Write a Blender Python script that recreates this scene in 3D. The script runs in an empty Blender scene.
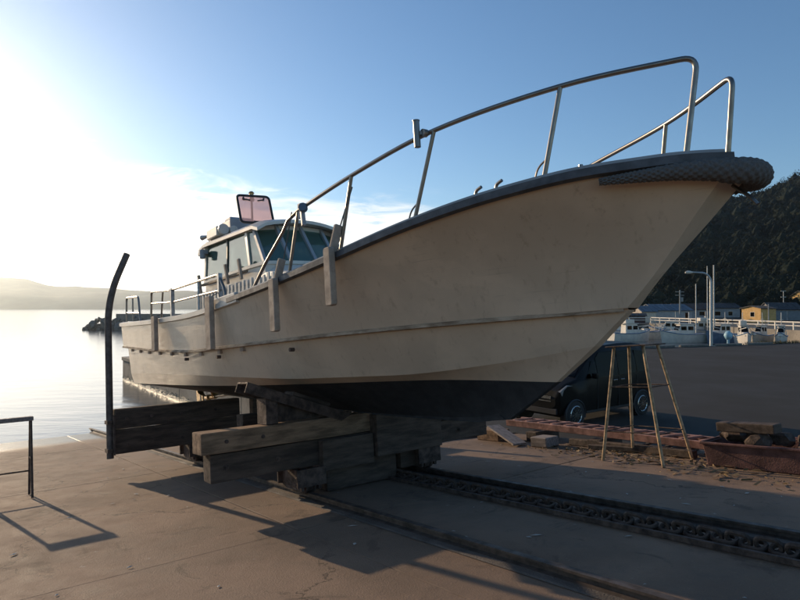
import bpy, bmesh, math, random
import numpy as np
from mathutils import Vector, Matrix
random.seed(7); np.random.seed(7)
R = math.radians
SC = bpy.context.scene
COL = SC.collection

# ------------------------------------------------------------------ camera
ZC = 3.64                                   # camera height above the water (z = 0)
cam = bpy.data.cameras.new('camera'); camo = bpy.data.objects.new('camera', cam); COL.objects.link(camo)
cam.sensor_width = 36; cam.lens = 27.0; cam.clip_end = 9000; cam.clip_start = .05
camo.location = (0, 0, ZC); camo.rotation_euler = (R(90 + .764), 0, 0)
SC.camera = camo

# ------------------------------------------------------------------ sky, sun, exposure
SUN_AZ = math.atan2(.716, -.699); SUN_EL = R(13.2)
w = bpy.data.worlds.new('World'); SC.world = w; w.use_nodes = True
nt = w.node_tree; N = nt.nodes; L = nt.links
N.clear()
def nd(tree, typ, **kw):
    n = tree.nodes.new(typ)
    for k, v in kw.items():
        if k.startswith('i_'): n.inputs[k[2:].replace('_', ' ')].default_value = v
        else: setattr(n, k, v)
    return n
out = nd(nt, 'ShaderNodeOutputWorld'); bg = nd(nt, 'ShaderNodeBackground'); bg.inputs[1].default_value = .13
sky = nd(nt, 'ShaderNodeTexSky', sky_type='NISHITA', sun_disc=False, sun_elevation=SUN_EL,
         sun_rotation=math.pi/2 - SUN_AZ, altitude=0, air_density=1.0, dust_density=.4, ozone_density=3.0)
def math_node(tree, op, a, b=None, c=None, clamp=False):
    n = tree.nodes.new('ShaderNodeMath'); n.operation = op; n.use_clamp = clamp
    for i, v in enumerate((a, b, c)):
        if v is None: continue
        if isinstance(v, (int, float)): n.inputs[i].default_value = v
        else: tree.links.new(v, n.inputs[i])
    return n.outputs[0]
def maprange(tree, v, a, b, c=0., d=1., smooth=True):
    n = tree.nodes.new('ShaderNodeMapRange'); n.interpolation_type = 'SMOOTHSTEP' if smooth else 'LINEAR'
    tree.links.new(v, n.inputs[0])
    for i, q in enumerate((a, b, c, d)): n.inputs[i+1].default_value = q
    return n.outputs[0]
tc = nd(nt, 'ShaderNodeTexCoord'); sp = nd(nt, 'ShaderNodeSeparateXYZ'); L.new(tc.outputs['Generated'], sp.inputs[0])
X_, Y_, Z_ = sp.outputs
den = math_node(nt, 'ADD', Z_, .06)
cx = math_node(nt, 'DIVIDE', X_, den); cy = math_node(nt, 'DIVIDE', Y_, den)
cmb = nd(nt, 'ShaderNodeCombineXYZ'); L.new(cx, cmb.inputs[0]); L.new(cy, cmb.inputs[1])
nz = nd(nt, 'ShaderNodeTexNoise', i_Scale=.55, i_Detail=7., i_Roughness=.58, i_Distortion=.6); L.new(cmb.outputs[0], nz.inputs[0])
nz2 = nd(nt, 'ShaderNodeTexNoise', i_Scale=2.2, i_Detail=6., i_Roughness=.62, i_Distortion=1.2); L.new(cmb.outputs[0], nz2.inputs[0])
nzs = math_node(nt, 'ADD', math_node(nt, 'MULTIPLY', nz.outputs[0], .62), math_node(nt, 'MULTIPLY', nz2.outputs[0], .38))
# a bank of thin cloud low over the sea on the sun's side, its upper edge ragged
sdot = math_node(nt, 'MULTIPLY_ADD', X_, math.cos(SUN_AZ)*math.cos(SUN_EL), math_node(nt, 'MULTIPLY_ADD', Y_, math.sin(SUN_AZ)*math.cos(SUN_EL), math_node(nt, 'MULTIPLY', Z_, math.sin(SUN_EL))))
near = maprange(nt, sdot, .80, 1.0)                      # thin cloud is brightest, and reaches highest, towards the sun
topedge = math_node(nt, 'MULTIPLY_ADD', near, .02, math_node(nt, 'MULTIPLY_ADD', nz2.outputs[0], .09, .135))
up = math_node(nt, 'SUBTRACT', topedge, Z_)
bsoft = math_node(nt, 'MULTIPLY_ADD', near, -.03, -.012)
band = maprange(nt, math_node(nt, 'SUBTRACT', up, bsoft), 0., .06)
az = math_node(nt, 'MULTIPLY_ADD', X_, -.62, math_node(nt, 'MULTIPLY', Y_, .785))
azm = maprange(nt, az, .62, .80)
dens = maprange(nt, math_node(nt, 'MULTIPLY_ADD', azm, .22, nzs),   .56, .74)
cm = math_node(nt, 'MULTIPLY', math_node(nt, 'MULTIPLY', band, dens), math_node(nt, 'MULTIPLY', azm, .9))
mx = nd(nt, 'ShaderNodeMix', data_type='RGBA'); L.new(cm, mx.inputs[0]); hsv = nd(nt, 'ShaderNodeHueSaturation', i_Saturation=1.06); L.new(sky.outputs[0], hsv.inputs['Color']); L.new(hsv.outputs[0], mx.inputs[6])
cb = nd(nt, 'ShaderNodeVectorMath', operation='SCALE'); cb.inputs[0].default_value = (7.6, 7.2, 6.7); L.new(math_node(nt, 'MULTIPLY_ADD', near, .75, 1.1), cb.inputs['Scale']); L.new(cb.outputs[0], mx.inputs[7])
L.new(mx.outputs[2], bg.inputs[0]); L.new(bg.outputs[0], out.inputs[0])

sun = bpy.data.lights.new('sun', 'SUN'); suno = bpy.data.objects.new('sun', sun); COL.objects.link(suno)
sun.energy = 3.4; sun.angle = R(.55); sun.color = (1., .76, .5)
sd = Vector((math.cos(SUN_AZ)*math.cos(SUN_EL), math.sin(SUN_AZ)*math.cos(SUN_EL), math.sin(SUN_EL)))
suno.rotation_euler = sd.to_track_quat('Z', 'Y').to_euler(); suno.location = (-30, 30, 40)
vs = SC.view_settings; vs.view_transform = 'Standard'; vs.look = 'None'; vs.gamma = 1; vs.exposure = 0.32
SC.cycles.max_bounces = 8; SC.cycles.volume_bounces = 0; SC.cycles.caustics_reflective = False; SC.cycles.caustics_refractive = False

# ------------------------------------------------------------------ frames
def unit(v): v = np.array(v, float); return v/np.linalg.norm(v)
UU = unit((-.608, .793, -.1)); VV = unit((.793, .608, 0)); XX = -UU; NN = np.cross(XX, VV)
OO = np.array([0, 0, ZC-1.7]) + 4.58*VV
SLIP = Matrix(((XX[0], VV[0], NN[0], OO[0]), (XX[1], VV[1], NN[1], OO[1]), (XX[2], VV[2], NN[2], OO[2]), (0, 0, 0, 1)))
WORLD = Matrix.Identity(4)
def s2w(l): return np.array(SLIP @ Vector(l))
def pw(px, py, d): return np.array([(px-400)/600*d, d, ZC-(py-308)/600*d])      # pixel at depth d
LOT = ZC-2.5

# ------------------------------------------------------------------ materials
MATS = {}
def mat(name, col, rough=.6, metal=0., var=.2, scale=3., bump=.0, bscale=60., spec=.5, stretch=(1,1,1), col2=None, coat=0., randv=0., detail=6.):
    if name in MATS: return MATS[name]
    m = bpy.data.materials.new(name); m.use_nodes = True; t = m.node_tree; b = t.nodes['Principled BSDF']
    MATS[name] = m
    b.inputs['Metallic'].default_value = metal; b.inputs['Specular IOR Level'].default_value = spec
    b.inputs['Coat Weight'].default_value = coat; b.inputs['Coat Roughness'].default_value = .12
    tcn = nd(t, 'ShaderNodeTexCoord'); mp = nd(t, 'ShaderNodeMapping'); mp.inputs['Scale'].default_value = stretch
    t.links.new(tcn.outputs['Object'], mp.inputs[0])
    n1 = nd(t, 'ShaderNodeTexNoise', i_Scale=scale, i_Detail=detail, i_Roughness=.62); t.links.new(mp.outputs[0], n1.inputs[0])
    f = maprange(t, n1.outputs[0], .3, .7)
    mixc = nd(t, 'ShaderNodeMix', data_type='RGBA'); t.links.new(f, mixc.inputs[0])
    c2 = col2 or tuple(c*(1-var) for c in col)
    c1 = col if col2 else tuple(min(1, c*(1+var*.5)) for c in col)
    mixc.inputs[6].default_value = (*c2, 1); mixc.inputs[7].default_value = (*c1, 1)
    o = mixc.outputs[2]
    if randv:
        oi = nd(t, 'ShaderNodeObjectInfo'); hs = nd(t, 'ShaderNodeHueSaturation')
        t.links.new(maprange(t, oi.outputs['Random'], 0, 1, 1-randv, 1+randv, False), hs.inputs['Value']); t.links.new(o, hs.inputs['Color']); o = hs.outputs[0]
    t.links.new(o, b.inputs['Base Color'])
    t.links.new(maprange(t, n1.outputs[0], .25, .75, min(1, rough*1.25), rough*.75, False), b.inputs['Roughness'])
    if bump:
        n2 = nd(t, 'ShaderNodeTexNoise', i_Scale=bscale, i_Detail=4.); t.links.new(mp.outputs[0], n2.inputs[0])
        bp = nd(t, 'ShaderNodeBump', i_Strength=bump, i_Distance=.02); t.links.new(n2.outputs[0], bp.inputs['Height']); t.links.new(bp.outputs[0], b.inputs['Normal'])
    return m

def concrete(name, col, wet=True):
    m = bpy.data.materials.new(name); m.use_nodes = True; t = m.node_tree; b = t.nodes['Principled BSDF']; MATS[name] = m
    g = nd(t, 'ShaderNodeNewGeometry'); P = g.outputs['Position']
    def noise(s, d=6., r=.6, dist=0.):
        n = nd(t, 'ShaderNodeTexNoise', i_Scale=s, i_Detail=d, i_Roughness=r, i_Distortion=dist); t.links.new(P, n.inputs[0]); return n.outputs[0]
    big = noise(.55, 6, .6, .4); mid = noise(3.2, 7, .7); fine = noise(70, 3, .7)
    def mixc(f, a, c):
        n = nd(t, 'ShaderNodeMix', data_type='RGBA'); t.links.new(f, n.inputs[0])
        for i, q in ((6, a), (7, c)):
            if isinstance(q, tuple): n.inputs[i].default_value = (*q, 1)
            else: t.links.new(q, n.inputs[i])
        return n.outputs[2]
    c = mixc(maprange(t, big, .35, .65), tuple(q*.72 for q in col), tuple(q*1.12 for q in col))
    c = mixc(math_node(t, 'MULTIPLY', maprange(t, mid, .52, .75), .55), c, tuple(q*.5 for q in col))
    c = mixc(math_node(t, 'MULTIPLY', maprange(t, fine, .58, .75), .35), c, tuple(min(1, q*1.8) for q in col))
    vo = nd(t, 'ShaderNodeTexVoronoi', i_Scale=2.6); t.links.new(P, vo.inputs[0])
    spots = math_node(t, 'MULTIPLY', maprange(t, vo.outputs['Distance'], .10, .04), maprange(t, noise(26, 3), .52, .6))
    c = mixc(math_node(t, 'MULTIPLY', spots, .5), c, (.42, .38, .33))
    dn = nd(t, 'ShaderNodeTexNoise', i_Scale=1.7, i_Detail=6., i_Roughness=.65); t.links.new(P, dn.inputs[0])
    va = nd(t, 'ShaderNodeVectorMath', operation='MULTIPLY_ADD'); t.links.new(dn.outputs['Color'], va.inputs[0]); va.inputs[1].default_value = (.9, .9, .9); t.links.new(P, va.inputs[2])
    ve = nd(t, 'ShaderNodeTexVoronoi', feature='DISTANCE_TO_EDGE', i_Scale=.23); t.links.new(va.outputs[0], ve.inputs[0])
    crack = math_node(t, 'MULTIPLY', maprange(t, ve.outputs['Distance'], .0035, .0012), maprange(t, noise(.4, 2), .45, .55))
    c = mixc(math_node(t, 'MULTIPLY', crack, .8), c, tuple(q*.22 for q in col))
    st2 = noise(1.3, 8, .72, 1.5); c = mixc(math_node(t, 'MULTIPLY', maprange(t, st2, .55, .64), .6), c, tuple(q*.42 for q in col))
    pale = noise(2.1, 8, .75, .8); c = mixc(math_node(t, 'MULTIPLY', maprange(t, pale, .60, .74), .45), c, tuple(min(1, q*1.75) for q in col))
    oi = nd(t, 'ShaderNodeObjectInfo'); hs = nd(t, 'ShaderNodeHueSaturation'); t.links.new(c, hs.inputs['Color'])
    t.links.new(maprange(t, oi.outputs['Random'], 0, 1, .9, 1.1, False), hs.inputs['Value']); c = hs.outputs[0]
    rough = maprange(t, mid, .3, .7, .92, .72, False)
    if wet:
        s3 = nd(t, 'ShaderNodeSeparateXYZ'); t.links.new(P, s3.inputs[0])
        zz = math_node(t, 'MULTIPLY_ADD', big, .12, s3.outputs[2])
        wf = maprange(t, zz, .36, .2)
        c = mixc(math_node(t, 'MULTIPLY', wf, .75), c, (.045, .048, .026))
        n = nd(t, 'ShaderNodeMix', data_type='FLOAT'); t.links.new(wf, n.inputs[0]); t.links.new(rough, n.inputs[2]); n.inputs[3].default_value = .3; rough = n.outputs[0]
    t.links.new(c, b.inputs['Base Color']); t.links.new(rough, b.inputs['Roughness']); b.inputs['Specular IOR Level'].default_value = .35
    ad = math_node(t, 'MULTIPLY_ADD', mid, 1.4, fine)
    bp = nd(t, 'ShaderNodeBump', i_Strength=.55, i_Distance=.012); t.links.new(ad, bp.inputs['Height']); t.links.new(bp.outputs[0], b.inputs['Normal'])
    return m

def hull_paint(name, col):
    m = bpy.data.materials.new(name); m.use_nodes = True; t = m.node_tree; b = t.nodes['Principled BSDF']; MATS[name] = m
    tcn = nd(t, 'ShaderNodeTexCoord'); P = tcn.outputs['Object']
    def noise(s, st=(1,1,1), d=6., r=.6):
        mp = nd(t, 'ShaderNodeMapping'); mp.inputs['Scale'].default_value = st; t.links.new(P, mp.inputs[0])
        n = nd(t, 'ShaderNodeTexNoise', i_Scale=s, i_Detail=d, i_Roughness=r); t.links.new(mp.outputs[0], n.inputs[0]); return n.outputs[0]
    def mixc(f, a, c):
        n = nd(t, 'ShaderNodeMix', data_type='RGBA'); t.links.new(f, n.inputs[0])
        for i, q in ((6, a), (7, c)):
            if isinstance(q, tuple): n.inputs[i].default_value = (*q, 1)
            else: t.links.new(q, n.inputs[i])
        return n.outputs[2]
    big = noise(1.1); st = noise(1., (14, 14, .55), 5, .65); sc_ = noise(9., (.25, 1, 4), 6, .7)
    c = mixc(maprange(t, big, .38, .62), tuple(q*.86 for q in col), col)
    c = mixc(math_node(t, 'MULTIPLY', maprange(t, st, .54, .74), .42), c, (.33, .235, .15))
    pt = noise(.7, (1, 1, 2.2), 3, .4); c = mixc(math_node(t, 'MULTIPLY', maprange(t, pt, .56, .575), .16), c, tuple(min(1, q*1.22) for q in col))
    scr = noise(3., (.35, .35, 26), 4, .6); c = mixc(math_node(t, 'MULTIPLY', math_node(t, 'MULTIPLY', maprange(t, scr, .62, .68), maprange(t, noise(1.4), .5, .62)), .45), c, tuple(q*.5 for q in col))
    sp_ = noise(42., (1, 1, 1), 3, .7); c = mixc(math_node(t, 'MULTIPLY', maprange(t, sp_, .68, .74), .35), c, (.26, .17, .1))
    c = mixc(math_node(t, 'MULTIPLY', maprange(t, sc_, .62, .8), .3), c, tuple(q*.6 for q in col))
    t.links.new(c, b.inputs['Base Color'])
    t.links.new(maprange(t, sc_, .3, .7, .28, .5, False), b.inputs['Roughness'])
    wv = noise(1.6, (1, 1, 1), 2, .5)
    bp = nd(t, 'ShaderNodeBump', i_Strength=.16, i_Distance=.03); t.links.new(wv, bp.inputs['Height']); t.links.new(bp.outputs[0], b.inputs['Normal'])
    return m

def glass(name, tint, refl=.12, haze=0., hcol=(.8, .8, .8), fk=.9):
    m = bpy.data.materials.new(name); m.use_nodes = True; t = m.node_tree; t.nodes.remove(t.nodes['Principled BSDF']); MATS[name] = m
    o = t.nodes['Material Output']; tr = nd(t, 'ShaderNodeBsdfTransparent'); tr.inputs[0].default_value = (*tint, 1)
    gl = nd(t, 'ShaderNodeBsdfGlossy'); gl.inputs['Roughness'].default_value = .03
    fr = nd(t, 'ShaderNodeFresnel', i_IOR=1.5); mxs = nd(t, 'ShaderNodeMixShader')
    t.links.new(math_node(t, 'MULTIPLY_ADD', fr.outputs[0], fk, refl*.3, clamp=True), mxs.inputs[0])
    base = tr.outputs[0]
    if haze:
        df = nd(t, 'ShaderNodeBsdfDiffuse'); df.inputs[0].default_value = (*hcol, 1); tl = nd(t, 'ShaderNodeBsdfTranslucent'); tl.inputs[0].default_value = (*hcol, 1)
        a1 = nd(t, 'ShaderNodeMixShader'); a1.inputs[0].default_value = .6; t.links.new(df.outputs[0], a1.inputs[1]); t.links.new(tl.outputs[0], a1.inputs[2])
        a2 = nd(t, 'ShaderNodeMixShader'); a2.inputs[0].default_value = haze; t.links.new(base, a2.inputs[1]); t.links.new(a1.outputs[0], a2.inputs[2]); base = a2.outputs[0]
    t.links.new(base, mxs.inputs[1]); t.links.new(gl.outputs[0], mxs.inputs[2]); t.links.new(mxs.outputs[0], o.inputs[0])
    return m

CONC = concrete('concrete', (.245, .162, .108)); 
QUAY = concrete('quay_concrete', (.30, .26, .21))
ASPH = mat('asphalt', (.058, .053, .046), .95, var=.16, scale=.35, bump=.5, bscale=160, spec=.2)
IVORY = hull_paint('ivory_gelcoat', (.68, .545, .405))
BOOT = hull_paint('tan_boot_stripe', (.63, .49, .355))
STAIN = mat('stained_strake', (.50, .39, .28), .7, var=.5, scale=5, stretch=(1, 1, 4), col2=(.2, .14, .09))
WHITE = hull_paint('white_gelcoat', (.68, .62, .54))
ANTIF = mat('antifouling', (.018, .021, .024), .75, var=.4, scale=4, bump=.2)
RUBBER = mat('grey_rubber', (.085, .09, .1), .6, var=.3, scale=8, bump=.1)
DECKM = mat('deck_grey', (.36, .39, .4), .7, var=.2, bump=.3, bscale=200)
STEEL = mat('stainless', (.25, .225, .20), .36, metal=1., var=.12, scale=12)
GALV = mat('galvanised', (.42, .43, .43), .5, metal=.7, var=.25, scale=14)
ROPE = mat('grey_rope', (.125, .118, .112), .95, var=.2, scale=60, bump=.4, bscale=240)
FEND = mat('fender_foam', (.42, .325, .25), .85, var=.25, scale=9, bump=.25, bscale=90)
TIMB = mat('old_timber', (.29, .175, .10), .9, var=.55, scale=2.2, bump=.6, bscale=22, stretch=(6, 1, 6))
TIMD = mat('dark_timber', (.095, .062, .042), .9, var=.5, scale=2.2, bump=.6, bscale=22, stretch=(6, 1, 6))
RUST = mat('rusty_steel', (.105, .068, .05), .8, metal=.15, var=.6, scale=9, bump=.4, bscale=60)
RAILT = mat('rail_head', (.10, .075, .06), .6, metal=.4, var=.5, scale=9)
REDP = mat('faded_red_paint', (.34, .17, .13), .9, var=.5, scale=6, bump=.3)
REDB = mat('red_brown_tub', (.17, .075, .06), .75, var=.45, scale=5, bump=.3)
BAMB = mat('rusty_yellow_pipe', (.5, .34, .19), .7, var=.5, scale=10, bump=.3)
BLACK = mat('black_plastic', (.018, .018, .02), .5, var=.2)
PAINTB = mat('van_paint', (.010, .009, .008), .4, var=.1, coat=.05, spec=.12)
CHROME = mat('chrome', (.4, .39, .37), .25, metal=1.)
LAMPW = mat('lamp_glass', (.28, .27, .25), .2, var=.1)
AMBER = mat('amber_brass', (.48, .30, .12), .4, metal=.6)
POSTM = mat('guide_post_steel', (.13, .10, .085), .6, metal=.3, var=.4, scale=9)
GREYP = mat('grey_paint', (.33, .34, .36), .5, var=.15)
BLUEP = mat('blue_plastic', (.09, .13, .19), .4)
DARKI = mat('cabin_dark', (.03, .03, .032), .7)
GLASSC = glass('cabin_glass', (.84, 1., .94), .2, .26, (.45, .88, .74))
GLASSP = glass('pink_acrylic', (.88, .74, .75), .25, .36, (.74, .6, .6))
GLASSV = glass('van_glass', (.05, .055, .05), .03, fk=.2)
FWHITE = mat('far_white', (.66, .60, .51), .45, var=.15, scale=2)
FBLUE = mat('far_blue', (.12, .2, .3), .5); FGREY = mat('far_grey', (.3, .3, .3), .6)
OCHRE = mat('ochre_wall', (.62, .37, .13), .85, var=.15, bump=.2)
CREAM = mat('cream_wall', (.66, .54, .42), .85, var=.15, bump=.2)
GREYW = mat('grey_wall', (.34, .32, .31), .85, var=.2, bump=.2)
ROOFB = mat('blue_grey_roof', (.11, .135, .165), .6, var=.2, scale=1.)
ROOFD = mat('dark_roof', (.04, .04, .042), .7, var=.3)
SHUT = mat('shutter_grey', (.16, .18, .2), .5, var=.15)
WOODD = mat('weathered_plank', (.27, .22, .19), .9, var=.4, scale=4, bump=.4, stretch=(1, 8, 8))
ROCKM = mat('breakwater_rock', (.16, .145, .125), .95, var=.5, scale=.8, bump=.8, bscale=6)
LEAFM = mat('dry_leaf', (.2, .13, .06), .9, var=.4)
CONKB = mat('kerb_concrete', (.16, .15, .13), .9, var=.3, bump=.3, randv=.12)

# ------------------------------------------------------------------ mesh collector
class MB:
    def __init__(s): s.v = []; s.f = []
    def add(s, vs_, fs):
        o = len(s.v); s.v += [tuple(map(float, p)) for p in vs_]; s.f += [tuple(i+o for i in f) for f in fs]; return s
    def box(s, a, b):
        x0, y0, z0 = a; x1, y1, z1 = b
        return s.add([(x0,y0,z0),(x1,y0,z0),(x1,y1,z0),(x0,y1,z0),(x0,y0,z1),(x1,y0,z1),(x1,y1,z1),(x0,y1,z1)],
                     [(0,3,2,1),(4,5,6,7),(0,1,5,4),(1,2,6,5),(2,3,7,6),(3,0,4,7)])
    def hexa(s, p): return s.add(p, [(0,3,2,1),(4,5,6,7),(0,1,5,4),(1,2,6,5),(2,3,7,6),(3,0,4,7)])
    def bar(s, p0, p1, w_, h_, up=(0,0,1)):
        p0 = np.array(p0, float); p1 = np.array(p1, float); d = unit(p1-p0); u = np.array(up, float)
        if abs(d@u) > .98: u = np.array((1., 0, 0))
        sd_ = unit(np.cross(d, u)); u = np.cross(sd_, d)
        q = []
        for p in (p0, p1):
            for a, b in ((-1,-1),(1,-1),(1,1),(-1,1)): q.append(p+sd_*a*w_/2+u*b*h_/2)
        return s.add(q, [(0,1,2,3),(4,7,6,5),(0,4,5,1),(1,5,6,2),(2,6,7,3),(3,7,4,0)])
    def tube(s, path, r, seg=8, cap=True, closed=False):
        P = [np.array(p, float) for p in path]; n = len(P)
        rr = r if hasattr(r, '__len__') else [r]*n
        T = []
        for i in range(n):
            a = P[(i-1) % n] if (closed or i > 0) else P[i]; b = P[(i+1) % n] if (closed or i < n-1) else P[i]
            T.append(unit(b-a))
        nrm = np.cross(T[0], (0,0,1)); 
        if np.linalg.norm(nrm) < 1e-3: nrm = np.cross(T[0], (1,0,0))
        nrm = unit(nrm); o = len(s.v)
        for i in range(n):
            nrm = unit(nrm - T[i]*(nrm@T[i])); bn = np.cross(T[i], nrm)
            for k in range(seg):
                a = 2*math.pi*k/seg; s.v.append(tuple(P[i]+(nrm*math.cos(a)+bn*math.sin(a))*rr[i]))
        for i in range(n if closed else n-1):
            j = (i+1) % n
            for k in range(seg):
                k2 = (k+1) % seg; s.f.append((o+i*seg+k, o+i*seg+k2, o+j*seg+k2, o+j*seg+k))
        if cap and not closed:
            s.f.append(tuple(o+k for k in range(seg))[::-1]); s.f.append(tuple(o+(n-1)*seg+k for k in range(seg)))
        return s
    def grid(s, rows, flip=False):
        n = len(rows[0]); vs_ = [p for r in rows for p in r]; fs = []
        for i in range(len(rows)-1):
            for j in range(n-1):
                f = (i*n+j, i*n+j+1, (i+1)*n+j+1, (i+1)*n+j); fs.append(f[::-1] if flip else f)
        return s.add(vs_, fs)
    def prism(s, poly, a, b, f=lambda p, t: (p[0], p[1], t)):
        n = len(poly); vs_ = [f(p, a) for p in poly]+[f(p, b) for p in poly]
        fs = [tuple(range(n))[::-1], tuple(range(n, 2*n))]+[(i, (i+1) % n, n+(i+1) % n, n+i) for i in range(n)]
        return s.add(vs_, fs)
    def disc(s, c, axis, r, t, seg=20):
        a = unit(axis); return s.tube([np.array(c)-a*t/2, np.array(c)+a*t/2], r, seg)
    def mesh(s, name, org=(0,0,0), smooth=None, bevel=0., seg=1, fixn=True):
        v = np.array(s.v, float)-np.array(org, float)
        m = bpy.data.meshes.new(name); m.from_pydata(v.tolist(), [], s.f); m.validate()
        if fixn or bevel:
            b = bmesh.new(); b.from_mesh(m)
            if fixn: bmesh.ops.recalc_face_normals(b, faces=b.faces[:])
            if bevel:
                es = [e for e in b.edges if len(e.link_faces) == 2 and e.calc_face_angle(0) > .6]
                bmesh.ops.bevel(b, geom=es, offset=bevel, segments=seg, profile=.7, affect='EDGES')
            b.to_mesh(m); b.free()
        if smooth is not None:
            m.shade_smooth()
            try: m.set_sharp_from_angle(angle=R(smooth))
            except Exception: pass
        return m

class Thing:
    def __init__(s, name, label, cat, org, base=WORLD, group=None, kind=None, rot=0.):
        s.org = np.array(org, float); s.o = bpy.data.objects.new(name, None); COL.objects.link(s.o); s.o.empty_display_size = .2
        s.o.matrix_world = base @ Matrix.Translation(Vector(s.org)) @ Matrix.Rotation(rot, 4, 'Z')
        if label: s.o['label'] = label
        if cat: s.o['category'] = cat
        if group: s.o['group'] = group
        if kind: s.o['kind'] = kind
    def part(s, name, mb, m, parent=None, smooth=None, bevel=0., seg=1, label=None, fixn=True):
        me = mb.mesh(name, s.org, smooth, bevel, seg, fixn) if isinstance(mb, MB) else mb
        if not me.materials: me.materials.append(m)
        o = bpy.data.objects.new(name, me); COL.objects.link(o); o.parent = parent or s.o
        if label: o['label'] = label
        return o
def single(name, mb, m, org, label=None, cat=None, base=WORLD, group=None, kind=None, smooth=None, bevel=0., fixn=True):
    me = mb.mesh(name, org, smooth, bevel, 1, fixn); me.materials.append(m)
    o = bpy.data.objects.new(name, me); COL.objects.link(o); o.matrix_world = base @ Matrix.Translation(Vector(org))
    for k, v in (('label', label), ('category', cat), ('group', group), ('kind', kind)):
        if v: o[k] = v
    return o
def copy_tree(o, parent=None):
    c = o.copy(); COL.objects.link(c); c.parent = parent
    for ch in o.children: copy_tree(ch, c)
    return c
def pchip(xs, ys):
    xs = np.array(xs, float); ys = np.array(ys, float); h = np.diff(xs); d = np.diff(ys)/h; m = np.zeros(len(xs))
    m[0] = d[0]; m[-1] = d[-1]
    for i in range(1, len(xs)-1):
        m[i] = 0 if d[i-1]*d[i] <= 0 else (h[i-1]+h[i])/(h[i-1]/d[i]+h[i]/d[i-1])*1.0
    def f(x):
        x = min(max(x, xs[0]), xs[-1]); i = min(max(np.searchsorted(xs, x)-1, 0), len(xs)-2); t = (x-xs[i])/h[i]
        return ((1+2*t)*(1-t)**2*ys[i]+t*(1-t)**2*h[i]*m[i]+t*t*(3-2*t)*ys[i+1]+t*t*(t-1)*h[i]*m[i+1])
    return f
def smoothpath(pts, n=6):
    pts = [np.array(p, float) for p in pts]; o = []
    for i in range(len(pts)-1):
        a = pts[max(i-1, 0)]; b = pts[i]; c = pts[i+1]; d = pts[min(i+2, len(pts)-1)]
        for k in range(n):
            t = k/n; o.append(.5*((2*b)+(-a+c)*t+(2*a-5*b+4*c-d)*t*t+(-a+3*b-3*c+d)*t**3))
    o.append(pts[-1]); return o
def fillet(pts, r, n=6):
    pts = [np.array(p, float) for p in pts]; o = [pts[0]]
    for i in range(1, len(pts)-1):
        a = pts[i]+unit(pts[i-1]-pts[i])*r; b = pts[i]+unit(pts[i+1]-pts[i])*r
        for k in range(n+1):
            t = k/n; o.append((1-t)**2*a+2*t*(1-t)*pts[i]+t*t*b)
    o.append(pts[-1]); return o

# ================================================================== THE SETTING
# ---- water
wm = bpy.data.materials.new('sea_water'); wm.use_nodes = True; t = wm.node_tree; b = t.nodes['Principled BSDF']
b.inputs['Base Color'].default_value = (.075, .085, .09, 1); b.inputs['Roughness'].default_value = .13; b.inputs['IOR'].default_value = 1.33
g = nd(t, 'ShaderNodeNewGeometry'); mp = nd(t, 'ShaderNodeMapping'); mp.inputs['Scale'].default_value = (.35, 1.0, 1); mp.inputs['Rotation'].default_value = (0, 0, R(-25))
t.links.new(g.outputs['Position'], mp.inputs[0])
n1 = nd(t, 'ShaderNodeTexNoise', i_Scale=.9, i_Detail=5., i_Roughness=.55); n2 = nd(t, 'ShaderNodeTexNoise', i_Scale=5., i_Detail=3.)
t.links.new(mp.outputs[0], n1.inputs[0]); t.links.new(mp.outputs[0], n2.inputs[0])
hh = math_node(t, 'MULTIPLY_ADD', n2.outputs[0], .12, n1.outputs[0])
bp = nd(t, 'ShaderNodeBump', i_Strength=.11, i_Distance=.25); t.links.new(hh, bp.inputs['Height']); t.links.new(bp.outputs[0], b.inputs['Normal'])
mb = MB(); S_ = 3000
mb.add([(-S_, -200, 0), (S_, -200, 0), (S_, S_, 0), (-S_, S_, 0)], [(0, 1, 2, 3)])
single('water', mb, wm, (0, 0, 0), kind='structure')

# ---- slipway: a bed with cast slabs
slip = Thing('slipway', None, None, (-4, 0, -.05), SLIP, kind='structure')
vj = [-24.6, -17.0, -12.0, -7.2, -1.68, 4.6]; uj = [-24.5+5*i for i in range(10)]
mb = MB().box((-26, -24.6, -2.5), (22, 4.598, -.035))
bed = slip.part('bed', mb, CONC)
for a, bb in zip(vj[:-1], vj[1:]):
    for u0 in range(len(uj)-1):
        off = 0
        x0, x1 = -uj[u0+1]+off, -uj[u0]+off
        dz = random.uniform(-.004, .004)
        m_ = MB().box((x0+.005, a+.005, -.3), (x1-.005, bb-.005, dz))
        slip.part('slab', m_, CONC, bevel=.006)
# the two rails the carriage runs on
for Y in (-.94, .95):
    m_ = MB(); prof = [(-.06,0),(.06,0),(.06,.012),(.012,.025),(.012,.07),(.034,.08),(.034,.108),(-.034,.108),(-.034,.08),(-.012,.07),(-.012,.025),(-.06,.012)]
    m_.prism(prof, -25, 6, lambda p, t_: (t_, Y+p[0], p[1]*.72+.006))
    slip.part('rail', m_, RAILT)
    for side in (-1, 1):                                                           # haunch of darker grout along each rail
        m_ = MB().prism([(0.062, .004), (.15, .004), (.13, .012), (.062, .016)], -25, 6, lambda p, t_: (t_, Y+side*p[0], p[1]))
        slip.part('rail_bed', m_, mat('grout', (.11, .09, .075), .9, var=.4, bump=.4))
m_ = MB().box((-10, .34, .004), (6, .375, .05)); slip.part('chain_guide', m_, RUST)

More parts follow.
